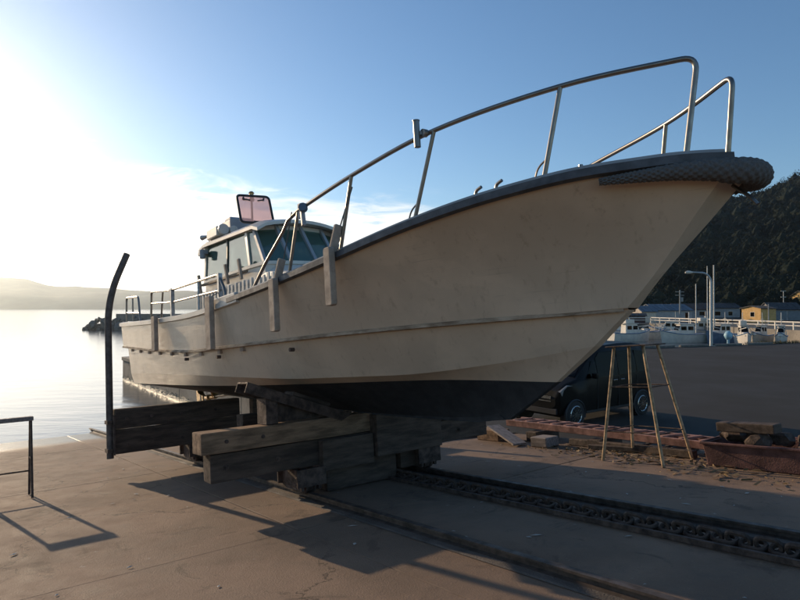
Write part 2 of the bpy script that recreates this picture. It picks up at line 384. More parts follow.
# ---- parking lot and its quay walls
pts = [(s2w((40, 4.6, 0))[0], s2w((40, 4.6, 0))[1])]
for X, Y in ((-8.2, 4.6), (-8.9, 3.0), (-33, 2.9)): p = s2w((X, Y, 0)); pts.append((p[0], p[1]))
pts += [(11.9, 36.2), (28.5, 43), (60, 52), (150, 55), (150, -60)]
mb = MB().prism(pts[::-1], -3, LOT)
single('parking_lot', mb, ASPH, (10, 20, LOT), kind='structure')
# concrete quay face along the slip and beyond it, cast in sections with a capping
e0 = s2w((-8.9, 3.0, 0)); e1 = s2w((-33, 2.9, 0)); quay = Thing('quay_wall', 'grey concrete quay wall running out to sea behind the boat', 'quay wall', ((e0[0]+e1[0])/2, (e0[1]+e1[1])/2, 0))
d = unit((e1-e0)*[1, 1, 0]); nrm = np.array([-d[1], d[0], 0]); ln = np.linalg.norm((e1-e0)[:2])
if nrm[:2]@np.array(OO[:2]-e0[:2]) < 0: nrm = -nrm
for k in range(8):
    a = np.array([e0[0], e0[1], 0])+d*(ln*k/8+.012); c_ = np.array([e0[0], e0[1], 0])+d*(ln*(k+1)/8-.012)
    q = [a-nrm*.3, c_-nrm*.3, c_+nrm*.08, a+nrm*.08]
    quay.part('wall_block', MB().hexa([p+[0,0,-2.5] for p in q]+[p+[0,0,LOT-.16] for p in q]), QUAY, bevel=.015)
    q = [a-nrm*.5, c_-nrm*.5, c_+nrm*.14, a+nrm*.14]
    quay.part('capping', MB().hexa([p+[0,0,LOT-.155] for p in q]+[p+[0,0,LOT+.03] for p in q]), QUAY, bevel=.02)
# barnacle line just above the water
m_ = MB()
for k in range(500):
    p = np.array([e0[0], e0[1], 0])+d*random.uniform(0, ln)+nrm*.085+np.array([0, 0, random.gauss(.16, .05)]); r = random.uniform(.012, .032)
    m_.add([p+d*r, p-d*r, p+np.array([0,0,r]), p-np.array([0,0,r]), p+nrm*r*.8], [(0,2,4),(2,1,4),(1,3,4),(3,0,4)])
bo = quay.part('barnacle_line', m_, mat('barnacle', (.26, .235, .19), .9)); bo['kind'] = 'stuff'
# kerb blocks at the far edge
far = [np.array((*p, LOT)) for p in ((-8, 31.8), (11.9, 36.2), (28.5, 43), (60, 52))]
kerb = Thing('edge_kerb', 'row of low concrete kerb blocks along the far edge of the lot', 'kerb', far[1])
for a, c_ in zip(far[:-1], far[1:]):
    L_ = np.linalg.norm(c_-a); dd = (c_-a)/L_; nn_ = np.array([dd[1], -dd[0], 0]); k = 0
    while (k+1)*3 < L_:
        p = a+dd*(k*3+.25)+nn_*.35; q = a+dd*(k*3+2.75)+nn_*.35
        kerb.part('kerb_block', MB().bar(p+[0,0,.07], q+[0,0,.07], .2, .14), CONKB, bevel=.02); k += 1

# ---- the hill on the right with its wood, the low hills across the bay
def vnoise(x, y, s):
    x, y = x/s, y/s; xi, yi = math.floor(x), math.floor(y); fx, fy = x-xi, y-yi
    fx = fx*fx*(3-2*fx); fy = fy*fy*(3-2*fy)
    h = lambda i, j: (math.sin(i*127.1+j*311.7+s*.37)*43758.5453) % 1
    return (h(xi,yi)*(1-fx)+h(xi+1,yi)*fx)*(1-fy)+(h(xi,yi+1)*(1-fx)+h(xi+1,yi+1)*fx)*fy
SOIL = mat('hill_soil', (.017, .021, .013), .95, var=.4, scale=.05)
ridge_px = pchip([230, 262, 300, 345, 400, 470, 540, 620, 700, 765, 800, 900, 1050, 1300, 1700, 2200], [1, 7, 24, 42, 66, 90, 100, 103, 106, 114, 127, 150, 168, 160, 175, 150])  # stretch hidden behind the hull is raised to cast shade on the slope
def hill_h(x, y):
    px = 400+600*x/y; dist = math.hypot(x, y); sh = 140; rd = 330
    el = ridge_px(px)/600.*y/dist
    top = max(0, el*rd-1.)
    t_ = min(max((dist-sh)/(rd-sh), 0), 1.5)
    prof = (t_**1.15) if t_ <= 1 else 1-.35*(t_-1)
    return 1.6+top*prof*(.86+.24*vnoise(x, y, 60))+2.5*vnoise(x, y, 22)*min(1, t_*5)
rows = []
for i in range(40):
    dist = 118+i*12; r_ = []
    for j in range(110):
        px = 230+(2250-230)*(j/109); a = math.atan((px-400)/600.); x, y = dist*math.sin(a), dist*math.cos(a)
        z = hill_h(x, y) if dist > 135 else 1.55
        if j == 0: z = -1
        r_.append((x, y, z))
    rows.append(r_)
single('hill', MB().grid(rows), SOIL, (200, 250, 0), kind='structure', smooth=60)
FOL = mat('hill_foliage', (.017, .023, .014), .95, var=.5, scale=.06, detail=8.)
FOL.node_tree.nodes['Principled BSDF'].inputs['Specular IOR Level'].default_value = .1
ico = bmesh.new(); bmesh.ops.create_icosphere(ico, subdivisions=2, radius=1.); IV = np.array([v.co[:] for v in ico.verts]); IF = [tuple(v.index for v in f.verts) for f in ico.faces]; ico.free()
ico = bmesh.new(); bmesh.ops.create_icosphere(ico, subdivisions=1, radius=1.); IV1 = np.array([v.co[:] for v in ico.verts]); IF1 = np.array([[v.index for v in f.verts] for f in ico.faces]); ico.free()
VS, TS = [], []; base = 0
for cnt in range(9500):                       # crowns: a small lumpy core wrapped in leaf-sized faces
    px = random.uniform(590, 850) if cnt < 6000 else random.uniform(330, 1500); a = math.atan((px-400)/600.); dist = 138+230*random.random()**.9; x, y = dist*math.sin(a), dist*math.cos(a)
    r = random.uniform(1.3, 3.0)*(.8+dist/900); h = r*random.uniform(.9, 1.7); c = np.array([x, y, hill_h(x, y)+h*.55])
    VS.append(IV1*np.random.uniform(.62, .92, (len(IV1), 1))*[r, r, h]+c); TS.append(IF1+base); base += len(IV1)
    n = 150 if cnt < 6000 else 40; q = np.random.normal(size=(n, 3)); q /= np.linalg.norm(q, axis=1)[:, None]; q[:, 2] = np.abs(q[:, 2]+.25)-.25
    p = c+q*[r, r, h]*np.random.uniform(.7, 1.12, (n, 1)); e1 = np.random.normal(size=(n, 3))*r*.065; e2 = np.random.normal(size=(n, 3))*r*.065
    VS.append(np.stack([p+e1, p+e2, p-e1-e2*.5], 1).reshape(-1, 3)); TS.append(np.arange(3*n).reshape(-1, 3)+base); base += 3*n
leafv = np.concatenate(VS).tolist(); leaff = np.concatenate(TS).tolist()
me = bpy.data.meshes.new('hillside_wood'); me.from_pydata(leafv, [], leaff); me.materials.append(FOL)
o = bpy.data.objects.new('hillside_wood', me); COL.objects.link(o); o['kind'] = 'stuff'; o['label'] = 'dense dark wood covering the hill behind the harbour'; o['category'] = 'wood'

rows = []
rp = pchip([-900, -500, -260, -80, 0, 28, 58, 100, 140, 200, 260, 330, 420, 520, 700], [46, 40, 34, 32, 27.5, 25, 19, 17.5, 15.5, 15, 13, 11, 12, 9, 6])
for i in range(10):
    r_ = []
    for j in range(160):
        px = -900+1600*j/159; D = 1500+i*70; x = (px-400)/600*D; y = D
        t_ = min(i/6., 1); h = rp(px)/600*1900*t_**.7*(.9+.16*vnoise(x, y, 160)+.1*vnoise(x, y, 55)) if i else -2
        r_.append((x, y, h+ (3.6 if i else 0)+ (vnoise(x, y, 28)*7*t_ if i else 0)))
    rows.append(r_)
single('far_hills', MB().grid(rows), mat('far_forest', (.06, .075, .045), .95, var=.4, scale=.01), (-900, 1700, 0), kind='structure', smooth=80)

# ---- far shore with its quay
sh = [(4, 112), (22, 94), (37.5, 90), (40, 58), (46, 56.5), (330, 120), (330, 200), (-10, 200)]
single('far_shore', MB().prism(sh[::-1], -3, 1.25), mat('shore_ground', (.1, .095, .08), .95, var=.4, scale=.3), (60, 110, 1.25), kind='structure')
# lit concrete quay wall of the pier
pa, pb = np.array([40., 58, 0]), np.array([37.5, 90, 0]); fq = Thing('pier_wall', 'sunlit beige concrete pier wall under the white railing', 'pier wall', (39, 74, 0))
for k in range(8):
    a = pa+(pb-pa)*(k/8+.002); c_ = pa+(pb-pa)*((k+1)/8-.002); off = np.array([-.16, 0, 0])
    fq.part('wall_block', MB().hexa([p+[0,0,-2] for p in (a, c_, c_+off, a+off)]+[p+[0,0,1.42] for p in (a, c_, c_+off, a+off)]), QUAY)
# front face of that pier
a, c_ = np.array([40., 58, 0]), np.array([46, 56.5, 0]); fq.part('wall_block', MB().hexa([p+[0,0,-2] for p in (a, c_, c_+[0,-.16,0], a+[0,-.16,0])]+[p+[0,0,1.42] for p in (a, c_, c_+[0,-.16,0], a+[0,-.16,0])]), QUAY)
gr = Thing('white_railing', 'long white pipe railing along the pier across the harbour', 'railing', (39.3, 74, 1.42))
line = [np.array(p) for p in ((45.9, 56.6, 1.42), (40.05, 58.1, 1.42), (37.6, 90, 1.42), (23, 94.4, 1.25))]
for z in (.42, .78):
    gr.part('rail_pipe', MB().tube([p+[0.05,0.05,z] for p in line], .085 if z > .6 else .06, 6), FWHITE, smooth=50)
for a, c_ in zip(line[:-1], line[1:]):
    n = max(1, int(np.linalg.norm(c_-a)/2.6))
    for k in range(n): p = a+(c_-a)*k/n+[.05,.05,0]; gr.part('post', MB().bar(p, p+[0,0,.86], .14, .14), FWHITE)

# ================================================================== THE FISHING BOAT
boat = Thing('fishing_boat', 'large ivory fishing boat with black bottom and small wheelhouse, hauled out on the slip carriage', 'fishing boat', (-7.5, 0, 0), SLIP)
gu = [1.6, 1.75, 2.0, 2.4, 3, 4, 5, 7, 9, 11, 13.9]
Gb = pchip(gu, [.17, .29, .46, .73, 1.0, 1.26, 1.39, 1.48, 1.5, 1.5, 1.44]); Gz = pchip(gu, [2.93, 2.95, 2.97, 2.97, 2.94, 2.85, 2.74, 2.60, 2.54, 2.60, 2.76])
Kb = pchip([2.60, 3.2, 4, 5, 6, 7, 9, 11, 13.85], [.085, .31, .6, .91, 1.15, 1.31, 1.44, 1.46, 1.41]); Kz = pchip([2.6, 5, 7, 9, 11, 13.85], [1.97, 1.98, 1.97, 1.96, 2.05, 2.25])
Cb = pchip([2.97, 4, 5, 6, 7, 8, 9.6, 13.5], [.055, .28, .56, .83, 1.07, 1.22, 1.31, 1.32]); Cz = pchip([2.97, 3.9, 5.2, 6.5, 7.8, 9.6, 11.5, 13.5], [1.67, 1.56, 1.48, 1.48, 1.52, 1.58, 1.62, 1.67])
Bb = pchip([3.42, 4.3, 5.2, 6.5, 8, 9.7, 13.5], [.035, .2, .46, .8, 1.08, 1.24, 1.27]); Bz = pchip([3.42, 5, 8, 10, 13.5], [1.36, 1.41, 1.40, 1.41, 1.45])
kz = pchip([4.05, 4.5, 6, 8, 10, 13.4], [.985, .955, .955, 1.0, 1.08, 1.2])
NC = 72
def ts(u0, u1):                              # stations, closer together towards the bow (u1 = bow end)
    return [u0+(u1-u0)*(1-(1-k/NC)**1.7) for k in range(NC+1)]
def lerp(a, b, t_): return np.array(a)*(1-t_)+np.array(b)*t_
def rowpts(bf, zf, u0, u1, sgn, db=0., dz=0.): return [np.array((-u, sgn*(bf(u)+db), zf(u)+dz)) for u in ts(u0, u1)]
def hull_rows(sgn):
    G = rowpts(Gb, Gz, 13.9, 1.6, sgn); K = rowpts(Kb, Kz, 13.85, 2.6, sgn)
    K2 = rowpts(Kb, Kz, 13.62, 2.61, sgn, -.045, -.015); C = rowpts(Cb, Cz, 13.6, 2.97, sgn); B = rowpts(Bb, Bz, 13.58, 3.42, sgn)
    kl = [np.array((-u, sgn*.035, kz(u))) for u in ts(13.4, 4.05)]
    up = []
    for r in np.linspace(0, 1, 9):
        row = []
        for g_, k_ in zip(G, K):
            p = lerp(g_, k_, r); u = -p[0]; fl = .10*max(0, min(1, (8-u)/5))*max(0, min(1, (u-1.9)/.8))
            p[1] -= sgn*fl*math.sin(math.pi*r); row.append(p)
        up.append(row)
    mid = [[lerp(a, c_, r) for a, c_ in zip(K2, C)] for r in np.linspace(0, 1, 4)]
    low = [[lerp(a, c_, r) for a, c_ in zip(C, B)] for r in np.linspace(0, 1, 3)]
    bot = []
    for r in np.linspace(0, 1, 6):
        row = []
        for a, c_ in zip(B, kl):
            p = lerp(a, c_, r); p[2] += .05*math.sin(math.pi*r)*0; row.append(p)
        bot.append(row)
    return up, mid, low, bot
upm, lowm, botm, strm = MB(), MB(), MB(), MB()
ends = {}
for sgn in (-1, 1):
    up, mid, low, bot = hull_rows(sgn)
    upm.grid(up); upm.grid([up[-1], mid[0]]); lowm.grid(mid); strm.grid(low); botm.grid(bot)
    ends[sgn] = (up, mid, low, bot)
def bridge(m_, key, idx):
    a = [r[idx] for r in ends[-1][key]]; c_ = [r[idx] for r in ends[1][key]]; m_.grid([a, c_])
for m_, ks in ((upm, (0,)), (lowm, (1,)), (strm, (2,)), (botm, (3,))):
    for k in ks: bridge(m_, k, -1); bridge(m_, k, 0)
botm.grid([ends[-1][3][-1], ends[1][3][-1]])
upm.grid([[ends[-1][0][-1][0], ends[1][0][-1][0]], [ends[-1][1][0][0], ends[1][1][0][0]]])
hull = boat.part('hull', upm, IVORY, smooth=28, fixn=True)
boat.part('lower_hull', lowm, IVORY, smooth=22)
boat.part('boot_stripe', strm, BOOT, smooth=22, label='tan boot stripe above the black bottom')
boat.part('bottom', botm, ANTIF, smooth=30, label='black antifouling paint on the bottom')
# keel bar
m_ = MB().prism([(-4.1, .985), (-4.5, .94), (-6, .94), (-8, .985), (-10, 1.06), (-12.0, 1.14), (-12.0, 1.3), (-8, 1.2), (-4.3, 1.15)], -.045, .045, lambda p, t_: (p[0], t_, p[1]))
boat.part('keel', m_, ANTIF)
# deck with the inside of the bulwarks
UPR = [np.array([(-p[0], abs(p[1]), p[2]) for p in r_])[::-1] for r_ in ends[1][0]]
def hull_b(u, z):
    bz = sorted((np.interp(u, r_[:,0], r_[:,2]), np.interp(u, r_[:,0], r_[:,1])) for r_ in UPR if r_[0,0] <= u)
    return np.interp(z, [q[0] for q in bz], [q[1] for q in bz]) if bz else .05
dm = MB()
rows = []
for sgn, seq in ((-1, (0, 1, 2, 3)), (1, (3, 2, 1, 0))):
    for s_ in seq:
        r_ = []
        for u in ts(13.86, 1.75):
            bb = Gb(u); zt = Gz(u); dep = .12+.3*min(1, max(0, (u-2.4)/3.5))
            be = min(bb-.115, hull_b(u, zt-dep)-.05)
            r_.append({0: (-u, sgn*(bb-.004), zt+.012), 1: (-u, sgn*max(.02, bb-.1), zt+.012), 2: (-u, sgn*max(.018, be), zt-dep), 3: (-u, sgn*.01, zt-dep+.03)}[s_])
        rows.append(r_)
dm.grid(rows); boat.part('deck', dm, DECKM, smooth=30)
# rubbing strakes: a dark rubber gunwale, the white cap aft and the ledge at the knuckle
def strake(us, bf, zf, sgn, w0, h_, off, dz, taper=None):
    rows = [[], [], [], [], []]
    for u in us:
        w_ = w0*min(1, max(.15, (u-taper)/1.2)) if taper else w0
        du = .02; b0, b1 = bf(u-du), bf(u+du); n_ = unit((-(b1-b0)/(2*du)*-1, 0, 0) if False else ((b1-b0)/(2*du), 1, 0))   # outward in plan
        n_ = np.array([n_[0], sgn*n_[1], 0]); c_ = np.array((-u, sgn*bf(u), zf(u)+dz))
        for k, (a, z) in enumerate(((off, h_/2), (off+w_, h_/2*.7), (off+w_, -h_/2*.7), (off, -h_/2), (off, h_/2))): rows[k].append(c_+n_*a+[0,0,z])
    m_ = MB().grid(rows); 
    for idx in (0, -1): m_.add([r[idx] for r in rows[:4]], [(0, 1, 2, 3)])
    return m_
for sgn in (-1, 1):
    boat.part('gunwale_rubber', strake([u for u in np.linspace(1.62, 7.6, 90)], Gb, Gz, sgn, .055, .085, -.012, -.005), RUBBER, smooth=40, label='dark grey rubber rubbing strip')
    boat.part('gunwale_trim', strake([u for u in np.linspace(1.66, 7.55, 80)], lambda u: Gb(u)-.015, Gz, sgn, .05, .03, -.05, .052), GREYP, smooth=40)
    boat.part('bulwark_cap', strake([u for u in np.linspace(7.3, 13.92, 50)], Gb, Gz, sgn, .05, .10, -.02, -.03), WHITE, smooth=40)
    boat.part('knuckle_strake', strake([u for u in np.linspace(2.63, 13.88, 110)], Kb, Kz, sgn, .026, .05, -.012, -.005, 2.6), STAIN, smooth=30)
    # worn grey fastening studs below the strake aft
    for u in np.linspace(7.6, 13.2, 9):
        boat.part('strake_bracket', MB().box((-u-.05, sgn*(Kb(u)-.045)-.02, Kz(u)-.085), (-u+.05, sgn*(Kb(u)-.045)+.02, Kz(u)-.032)), FEND)
# bow fender: braided rope sleeve round the stem head
path = []
us = list(np.linspace(2.36, 1.68, 30))
for u in us: path.append((-u, -(Gb(u)+.02), Gz(u)-.09))
for a in np.linspace(-80, 80, 16): path.append((-1.66+.1*math.cos(R(a)), .2*math.sin(R(a)), 2.835))
for u in us[::-1]: path.append((-u, Gb(u)+.02, Gz(u)-.1))
path = [np.array(p) for p in path]; cum = [0]
for a, c_ in zip(path[:-1], path[1:]): cum.append(cum[-1]+np.linalg.norm(c_-a))
LN = cum[-1]; nseg = 520; SEG = 40; P = []
for k in range(nseg+1):
    q = LN*k/nseg; P.append(np.array([np.interp(q, cum, [p[i] for p in path]) for i in range(3)]))
P = [sum(P[max(0, i-9):i+10])/len(P[max(0, i-9):i+10]) for i in range(len(P))]
rr = [.02+.066*min(1, min(i, nseg-i)/nseg/.42)**1.1 for i in range(nseg+1)]
m_ = MB().tube(P, rr, SEG); vv = np.array(m_.v)
for i in range(nseg+1):
    for k in range(SEG):
        q = LN*i/nseg/.030*math.pi; a = k/SEG*2*math.pi*9
        amp = .009*(abs(math.sin((q+a)/2))+abs(math.sin((q-a)/2))-.9)
        j = i*SEG+k; c_ = P[i]; vv[j] = c_+(vv[j]-c_)*(1+amp/max(rr[i], .02))
m_.v = [tuple(p) for p in vv]
boat.part('bow_fender', m_, ROPE, smooth=60, label='grey braided rope fender round the stem head')
# stem head fitting
boat.part('stem_eye', MB().tube([(-1.72, 0, 2.78), (-1.6, -.02, 2.66), (-1.56, -.02, 2.6)], .014, 6), STEEL, smooth=50)

# ---- pulpit and side rails
def Gp(u, sgn, db=0., dz=0.): return np.array((-u, sgn*(Gb(u)+db), Gz(u)+dz))
tops = [(-1.77, .30, 3.70), (-2.56, .78, 3.69), (-3.66, 1.13, 3.65), (-4.74, 1.31, 3.52), (-5.75, 1.38, 3.39)]
bases = [(1.88, -.06), (2.74, -.05), (3.93, -.05), (4.98, -.05), (6.0, -.05)]
for sgn in (-1, 1):
    S1 = lambda p: np.array((p[0], sgn*p[1], p[2]))
    tp = [S1(p) for p in tops]
    top = smoothpath(tp[0:], 8)
    fb = Gp(1.88, sgn, -.06, .02)
    aft = [np.array((-6.0, sgn*1.385, 3.33)), np.array((-6.12, sgn*1.39, 3.22)), np.array((-6.62, sgn*1.40, 2.92)), np.array((-7.0, sgn*1.40, 2.66)), np.array((-7.06, sgn*1.40, 2.56))]
    first = top[0]+np.array([.03, sgn*-.02, .0])
    p_ = fillet([fb, first], .1)[:1]+[fb+(first-fb)*q for q in (.3, .6, .82)]
    corner = first
    a = corner+unit(fb-corner)*.11; c2 = corner+unit(top[4]-corner)*.11
    arc = [(1-q)**2*a+2*q*(1-q)*corner+q*q*c2 for q in np.linspace(0, 1, 8)]
    pth = [fb, fb+(corner-fb)*.4]+arc+[q for q in top[2:]]+aft
    boat.part('handrail', MB().tube(pth, .021, 10), STEEL, smooth=60)
    boat.part('rail_foot', MB().disc(fb+[0,0,.0], (0,0,1), .045, .03, 14), STEEL, smooth=40)
    for i in range(1, 5):
        bs = Gp(bases[i][0], sgn, bases[i][1], .03); tpz = tp[i]
        st = boat.part('stanchion', MB().tube([bs, tpz], .019, 10), STEEL, smooth=60)
        boat.part('rail_foot', MB().disc(bs, (0,0,1), .042, .03, 14), STEEL, parent=st, smooth=40)
        if i in (1, 2, 3):
            e = unit(tpz-bs); q0 = bs+np.array([-.1, 0, -.01]); q1 = bs+e*.17
            boat.part('brace_loop', MB().tube(fillet([q0, q0+e*.13+np.array([.01, 0, 0]), q1], .05), .008, 6), STEEL, parent=st, smooth=60)
# rod holder on the starboard rail
c_ = np.array((-3.78, -1.17, 3.64)); rh = boat.part('rod_holder', MB().tube([c_+[0,-.06,-.12], c_+[0,-.06,.12]], .03, 14).tube([c_+[0,-.06,.118], c_+[0,-.06,.125]], .034, 14), STEEL, smooth=40)
boat.part('clamp', MB().disc(c_+[.05,-.015,0], (0, 1, 0), .035, .05, 12).bar(c_+[0,-.05,0], c_+[.05,-.02,0], .03, .03), STEEL, parent=rh, smooth=40)
# searchlight on the aft stanchion
c_ = np.array((-5.72, -1.36, 3.41)); sl = boat.part('deck_lamp', MB().disc(c_+[.1,-.03,-.02], (.8, -.55, .05), .05, .06, 18).disc(c_+[.13,-.05,-.02], (.8, -.55, .05), .042, .03, 18), BLUEP, smooth=40)
boat.part('lamp_bracket', MB().bar(c_+[0,0,.05], c_+[0,0,-.12], .06, .06).bar(c_+[0,0,-.02], c_+[.1,-.03,-.02], .03, .03).bar(c_+[.06,-.02,-.05], c_+[.1,-.03,-.22], .045, .045), GREYP, parent=sl)
# cleat and fairlead on the gunwale
for u, nm in ((3.3, 'cleat'), (3.12, 'cleat')):
    c_ = Gp(u, -1, -.06, .05); boat.part(nm, MB().tube(fillet([c_, c_+[.0,0,.05], c_+[.07,0,.07]], .03), .014, 8).disc(c_, (0,0,1), .035, .02, 12), STEEL, smooth=50)
c_ = Gp(2.42, -1, -.05, .05); boat.part('fairlead', MB().bar(c_+[-.07,-.02,0], c_+[.07,.05,.0], .04, .03).tube([c_+[-.07,-.02,0], c_+[-.07,-.02,.035]], .018, 8), STEEL, smooth=40)

# ---- coachroof and wheelhouse
cm_ = MB(); rows = []
for xx, hw, zt in ((-8.3, .80, 3.12), (-7.9, .80, 3.10), (-7.4, .78, 3.02), (-7.0, .73, 2.90), (-6.65, .64, 2.72), (-6.5, .56, 2.56), (-6.46, .5, 2.3)):
    r_ = []
    for a in np.linspace(-1, 1, 15):
        s_ = abs(a); q = math.copysign(min(1, s_*1.3), a)*hw if s_ < .77 else math.copysign(hw, a)
        zz = zt+.07*(1-min(1, s_*1.3)**2)-(0 if s_ < .6 else ((s_-.6)/.4)**2*(zt-2.2)); r_.append((xx, q, max(zz, 2.15)))
    rows.append(r_)
cm_.grid(rows); boat.part('coachroof', cm_, WHITE, smooth=45)
lower = [(-10.55, -.78), (-8.55, -.78), (-8.05, -.76), (-7.82, -.4), (-7.76, 0), (-7.82, .4), (-8.05, .76), (-8.55, .78), (-10.55, .78)]
sill = [(-10.5, -.76, 3.22), (-8.5, -.76, 3.20), (-8.02, -.74, 3.19), (-7.84, -.4, 3.18), (-7.78, 0, 3.18), (-7.84, .4, 3.18), (-8.02, .74, 3.19), (-8.5, .76, 3.20), (-10.5, .76, 3.22)]
head = [(-10.5, -.71, 3.92), (-8.74, -.71, 3.82), (-8.5, -.70, 3.80), (-8.34, -.4, 3.81), (-8.3, 0, 3.82), (-8.34, .4, 3.81), (-8.5, .70, 3.80), (-8.74, .71, 3.82), (-10.5, .71, 3.92)]
m_ = MB(); n = len(lower)
m_.add([(x, y, 2.15) for x, y in lower]+sill, [(i, (i+1) % n, n+(i+1) % n, n+i) for i in range(n)])
# aft wall up to the roof with a doorway
m_.box((-10.52, -.76, 3.2), (-10.48, -.3, 3.9)); m_.box((-10.52, .3, 3.2), (-10.48, .76, 3.9))
wh = boat.part('wheelhouse', m_, WHITE, smooth=30)
pil = MB()
def P3(a): return np.array(a, float)
for i in range(n):
    wdt = .075 if i in (0, 1, 7, 8) else .06
    boat.part('pillar', MB().bar(P3(sill[i])+[0,0,-.02], P3(head[i])+[0,0,.04], wdt, .05, up=(0, 1, 0)), WHITE if i not in (2, 3, 4, 5, 6) else GREYP, parent=wh)
for seq, nm in ((sill, 'window_sill'), (head, 'window_header')):
    for i in range(n-1):
        a, c_ = P3(seq[i]), P3(seq[i+1]); boat.part(nm, MB().bar(a, c_, .05, .07 if nm == 'window_header' else .05), WHITE, parent=wh)
for i in range(n-1):
    a, b_, c_, d_ = P3(sill[i]), P3(sill[i+1]), P3(head[i+1]), P3(head[i]); nn_ = unit(np.cross(b_-a, d_-a))*.004
    gm = MB().hexa([a+nn_, b_+nn_, c_+nn_, d_+nn_, a-nn_, b_-nn_, c_-nn_, d_-nn_])
    boat.part('window_pane', gm, GLASSC, parent=wh)
# sliding-window divider on each side
for sgn in (-1, 1):
    boat.part('window_divider', MB().bar((-9.45, sgn*.765, 3.22), (-9.5, sgn*.715, 3.86), .04, .03, up=(0,1,0)), BLACK, parent=wh)
rows = []
for k in range(13):
    f = k/12; xx = -10.72+(2.52+.0)*f; zt = 3.97-.1*f
    r_ = []
    for a in np.linspace(-1, 1, 13):
        front = .12*(1-a*a) if k >= 11 else 0
        r_.append((xx+front*(1 if k == 12 else .5), a*(.80-.03*f), zt+.10*(1-a*a)-.05*(abs(a) > .95)-.06*(k in (0, 12))))
    rows.append(r_)
bot_ = [[(p[0], p[1], min(p[2]-.05, 3.96-.1*i/12)) for p in r_] for i, r_ in enumerate(rows)]
rm = MB().grid(rows).grid(bot_)
for A_, B_ in ((rows, bot_),):
    rm.grid([A_[0], B_[0]]); rm.grid([A_[-1], B_[-1]]); rm.grid([[r[0] for r in A_], [r[0] for r in B_]]); rm.grid([[r[-1] for r in A_], [r[-1] for r in B_]])
boat.part('roof', rm, WHITE, parent=wh, smooth=35)
# open roof hatch, pink tinted acrylic in a dark frame
hc = np.array((-8.98, -.4, 4.03)); hx = unit((.2, 1, 0)); hz = unit((-.32, 0, 1)); W2, H2 = .27, .52
def hp(a, z): return hc+hx*a+hz*z
rc = [hp(a, z) for a, z in ((-W2, 0), (W2, 0), (W2, H2), (-W2, H2))]
loop = []
for i in range(4):
    a, c_, p1 = rc[i-1], rc[i], rc[(i+1) % 4]; s0 = c_+unit(a-c_)*.07; s1 = c_+unit(p1-c_)*.07
    loop += [(1-q)**2*s0+2*q*(1-q)*c_+q*q*s1 for q in np.linspace(0, 1, 6)]
hn = np.cross(hx, hz)
hf = boat.part('hatch_frame', MB().tube(loop, .021, 8, closed=True), BLACK, parent=wh, smooth=60)
boat.part('hatch_pane', MB().add([p+hn*.004 for p in loop]+[p-hn*.004 for p in loop], [tuple(range(24)), tuple(range(24, 48))[::-1]]+[(i, (i+1) % 24, 24+(i+1) % 24, 24+i) for i in range(24)]), GLASSP, parent=wh)
for s_ in (-1, 1):
    boat.part('hatch_handle', MB().bar(hp(s_*.17, .44)+hn*.02, hp(s_*.06, .42)+hn*.02, .015, .02).tube([hp(s_*.17, .46)-hn*.03, hp(s_*.17, .46)+hn*.03], .016, 8), BLACK, parent=wh)
boat.part('hatch_hinge', MB().bar(hp(-.07, .0), hp(.07, .0), .07, .05), BLACK, parent=wh)
# gear on the roof: radar box, horn, lamps, mast light
boat.part('radar_housing', MB().box((-10.55, -.42, 4.12), (-10.1, .12, 4.36)).prism([(-10.5, 4.36), (-10.15, 4.36), (-10.22, 4.42), (-10.45, 4.42)], -.38, .08, lambda p, t_: (p[0], t_, p[1])).box((-10.42, -.25, 4.0), (-10.22, -.05, 4.12)), GREYP, parent=wh, bevel=.02)
boat.part('roof_locker', MB().box((-10.5, -.72, 4.0), (-10.0, -.35, 4.17)).tube([(-9.99, -.62, 4.1), (-9.9, -.62, 4.1)], [.09, .1], 14).tube([(-9.99, -.43, 4.1), (-9.9, -.43, 4.1)], [.07, .08], 14), WHITE, parent=wh, bevel=.012)
boat.part('horn', MB().tube([(-10.55, -.55, 4.14), (-10.75, -.62, 4.13), (-10.9, -.66, 4.13)], [.02, .025, .05], 10).tube([(-10.7, -.6, 4.0), (-10.7, -.6, 4.13)], .012, 6), GALV, parent=wh, smooth=50)
boat.part('mast_lamp', MB().tube([(-9.75, -.15, 4.0), (-9.75, -.15, 4.62)], .02, 8).tube([(-9.75, -.15, 4.62), (-9.75, -.15, 4.65), (-9.75, -.15, 4.66), (-9.75, -.15, 4.75), (-9.75, -.15, 4.76), (-9.75, -.15, 4.79)], [.05, .05, .04, .04, .055, .03], 12).bar((-9.83, -.2, 4.66), (-9.9, -.24, 4.67), .03, .03), AMBER, parent=wh, smooth=40)
boat.part('helm_console', MB().box((-8.75, -.6, 2.6), (-8.2, .6, 3.2)).box((-8.8, -.1, 3.2), (-8.45, .35, 3.42)), DARKI, parent=wh, bevel=.02)
boat.part('helm_seat', MB().box((-9.7, -.3, 2.9), (-9.25, .2, 3.05)).box((-9.75, -.3, 3.05), (-9.65, .2, 3.62)), DARKI, parent=wh, bevel=.03)
boat.part('curtain', MB().grid([[(-9.42+.02*math.sin(k*2.1), -.66, z) for z in (3.3, 3.55, 3.85)] for k in range(2)]+[[(-9.42+.07*k, -.66+.015*math.sin(k*2.), z) for z in (3.28, 3.5, 3.84)] for k in range(1, 7)]), DARKI, parent=wh)
boat.part('wiper', MB().bar((-7.86, .1, 3.2), (-8.05, -.32, 3.4), .012, .014).bar((-7.9, .2, 3.24), (-8.12, -.36, 3.46), .014, .012), BLACK, parent=wh)
for sgn in (-1, 1): boat.part('side_lamp', MB().box((-10.62, sgn*.8-.05, 3.72), (-10.35, sgn*.8+.05, 3.79)).tube([(-10.4, sgn*.84, 3.64), (-10.4, sgn*.84, 3.8)], .05, 12), GREYP, parent=wh, bevel=.01)
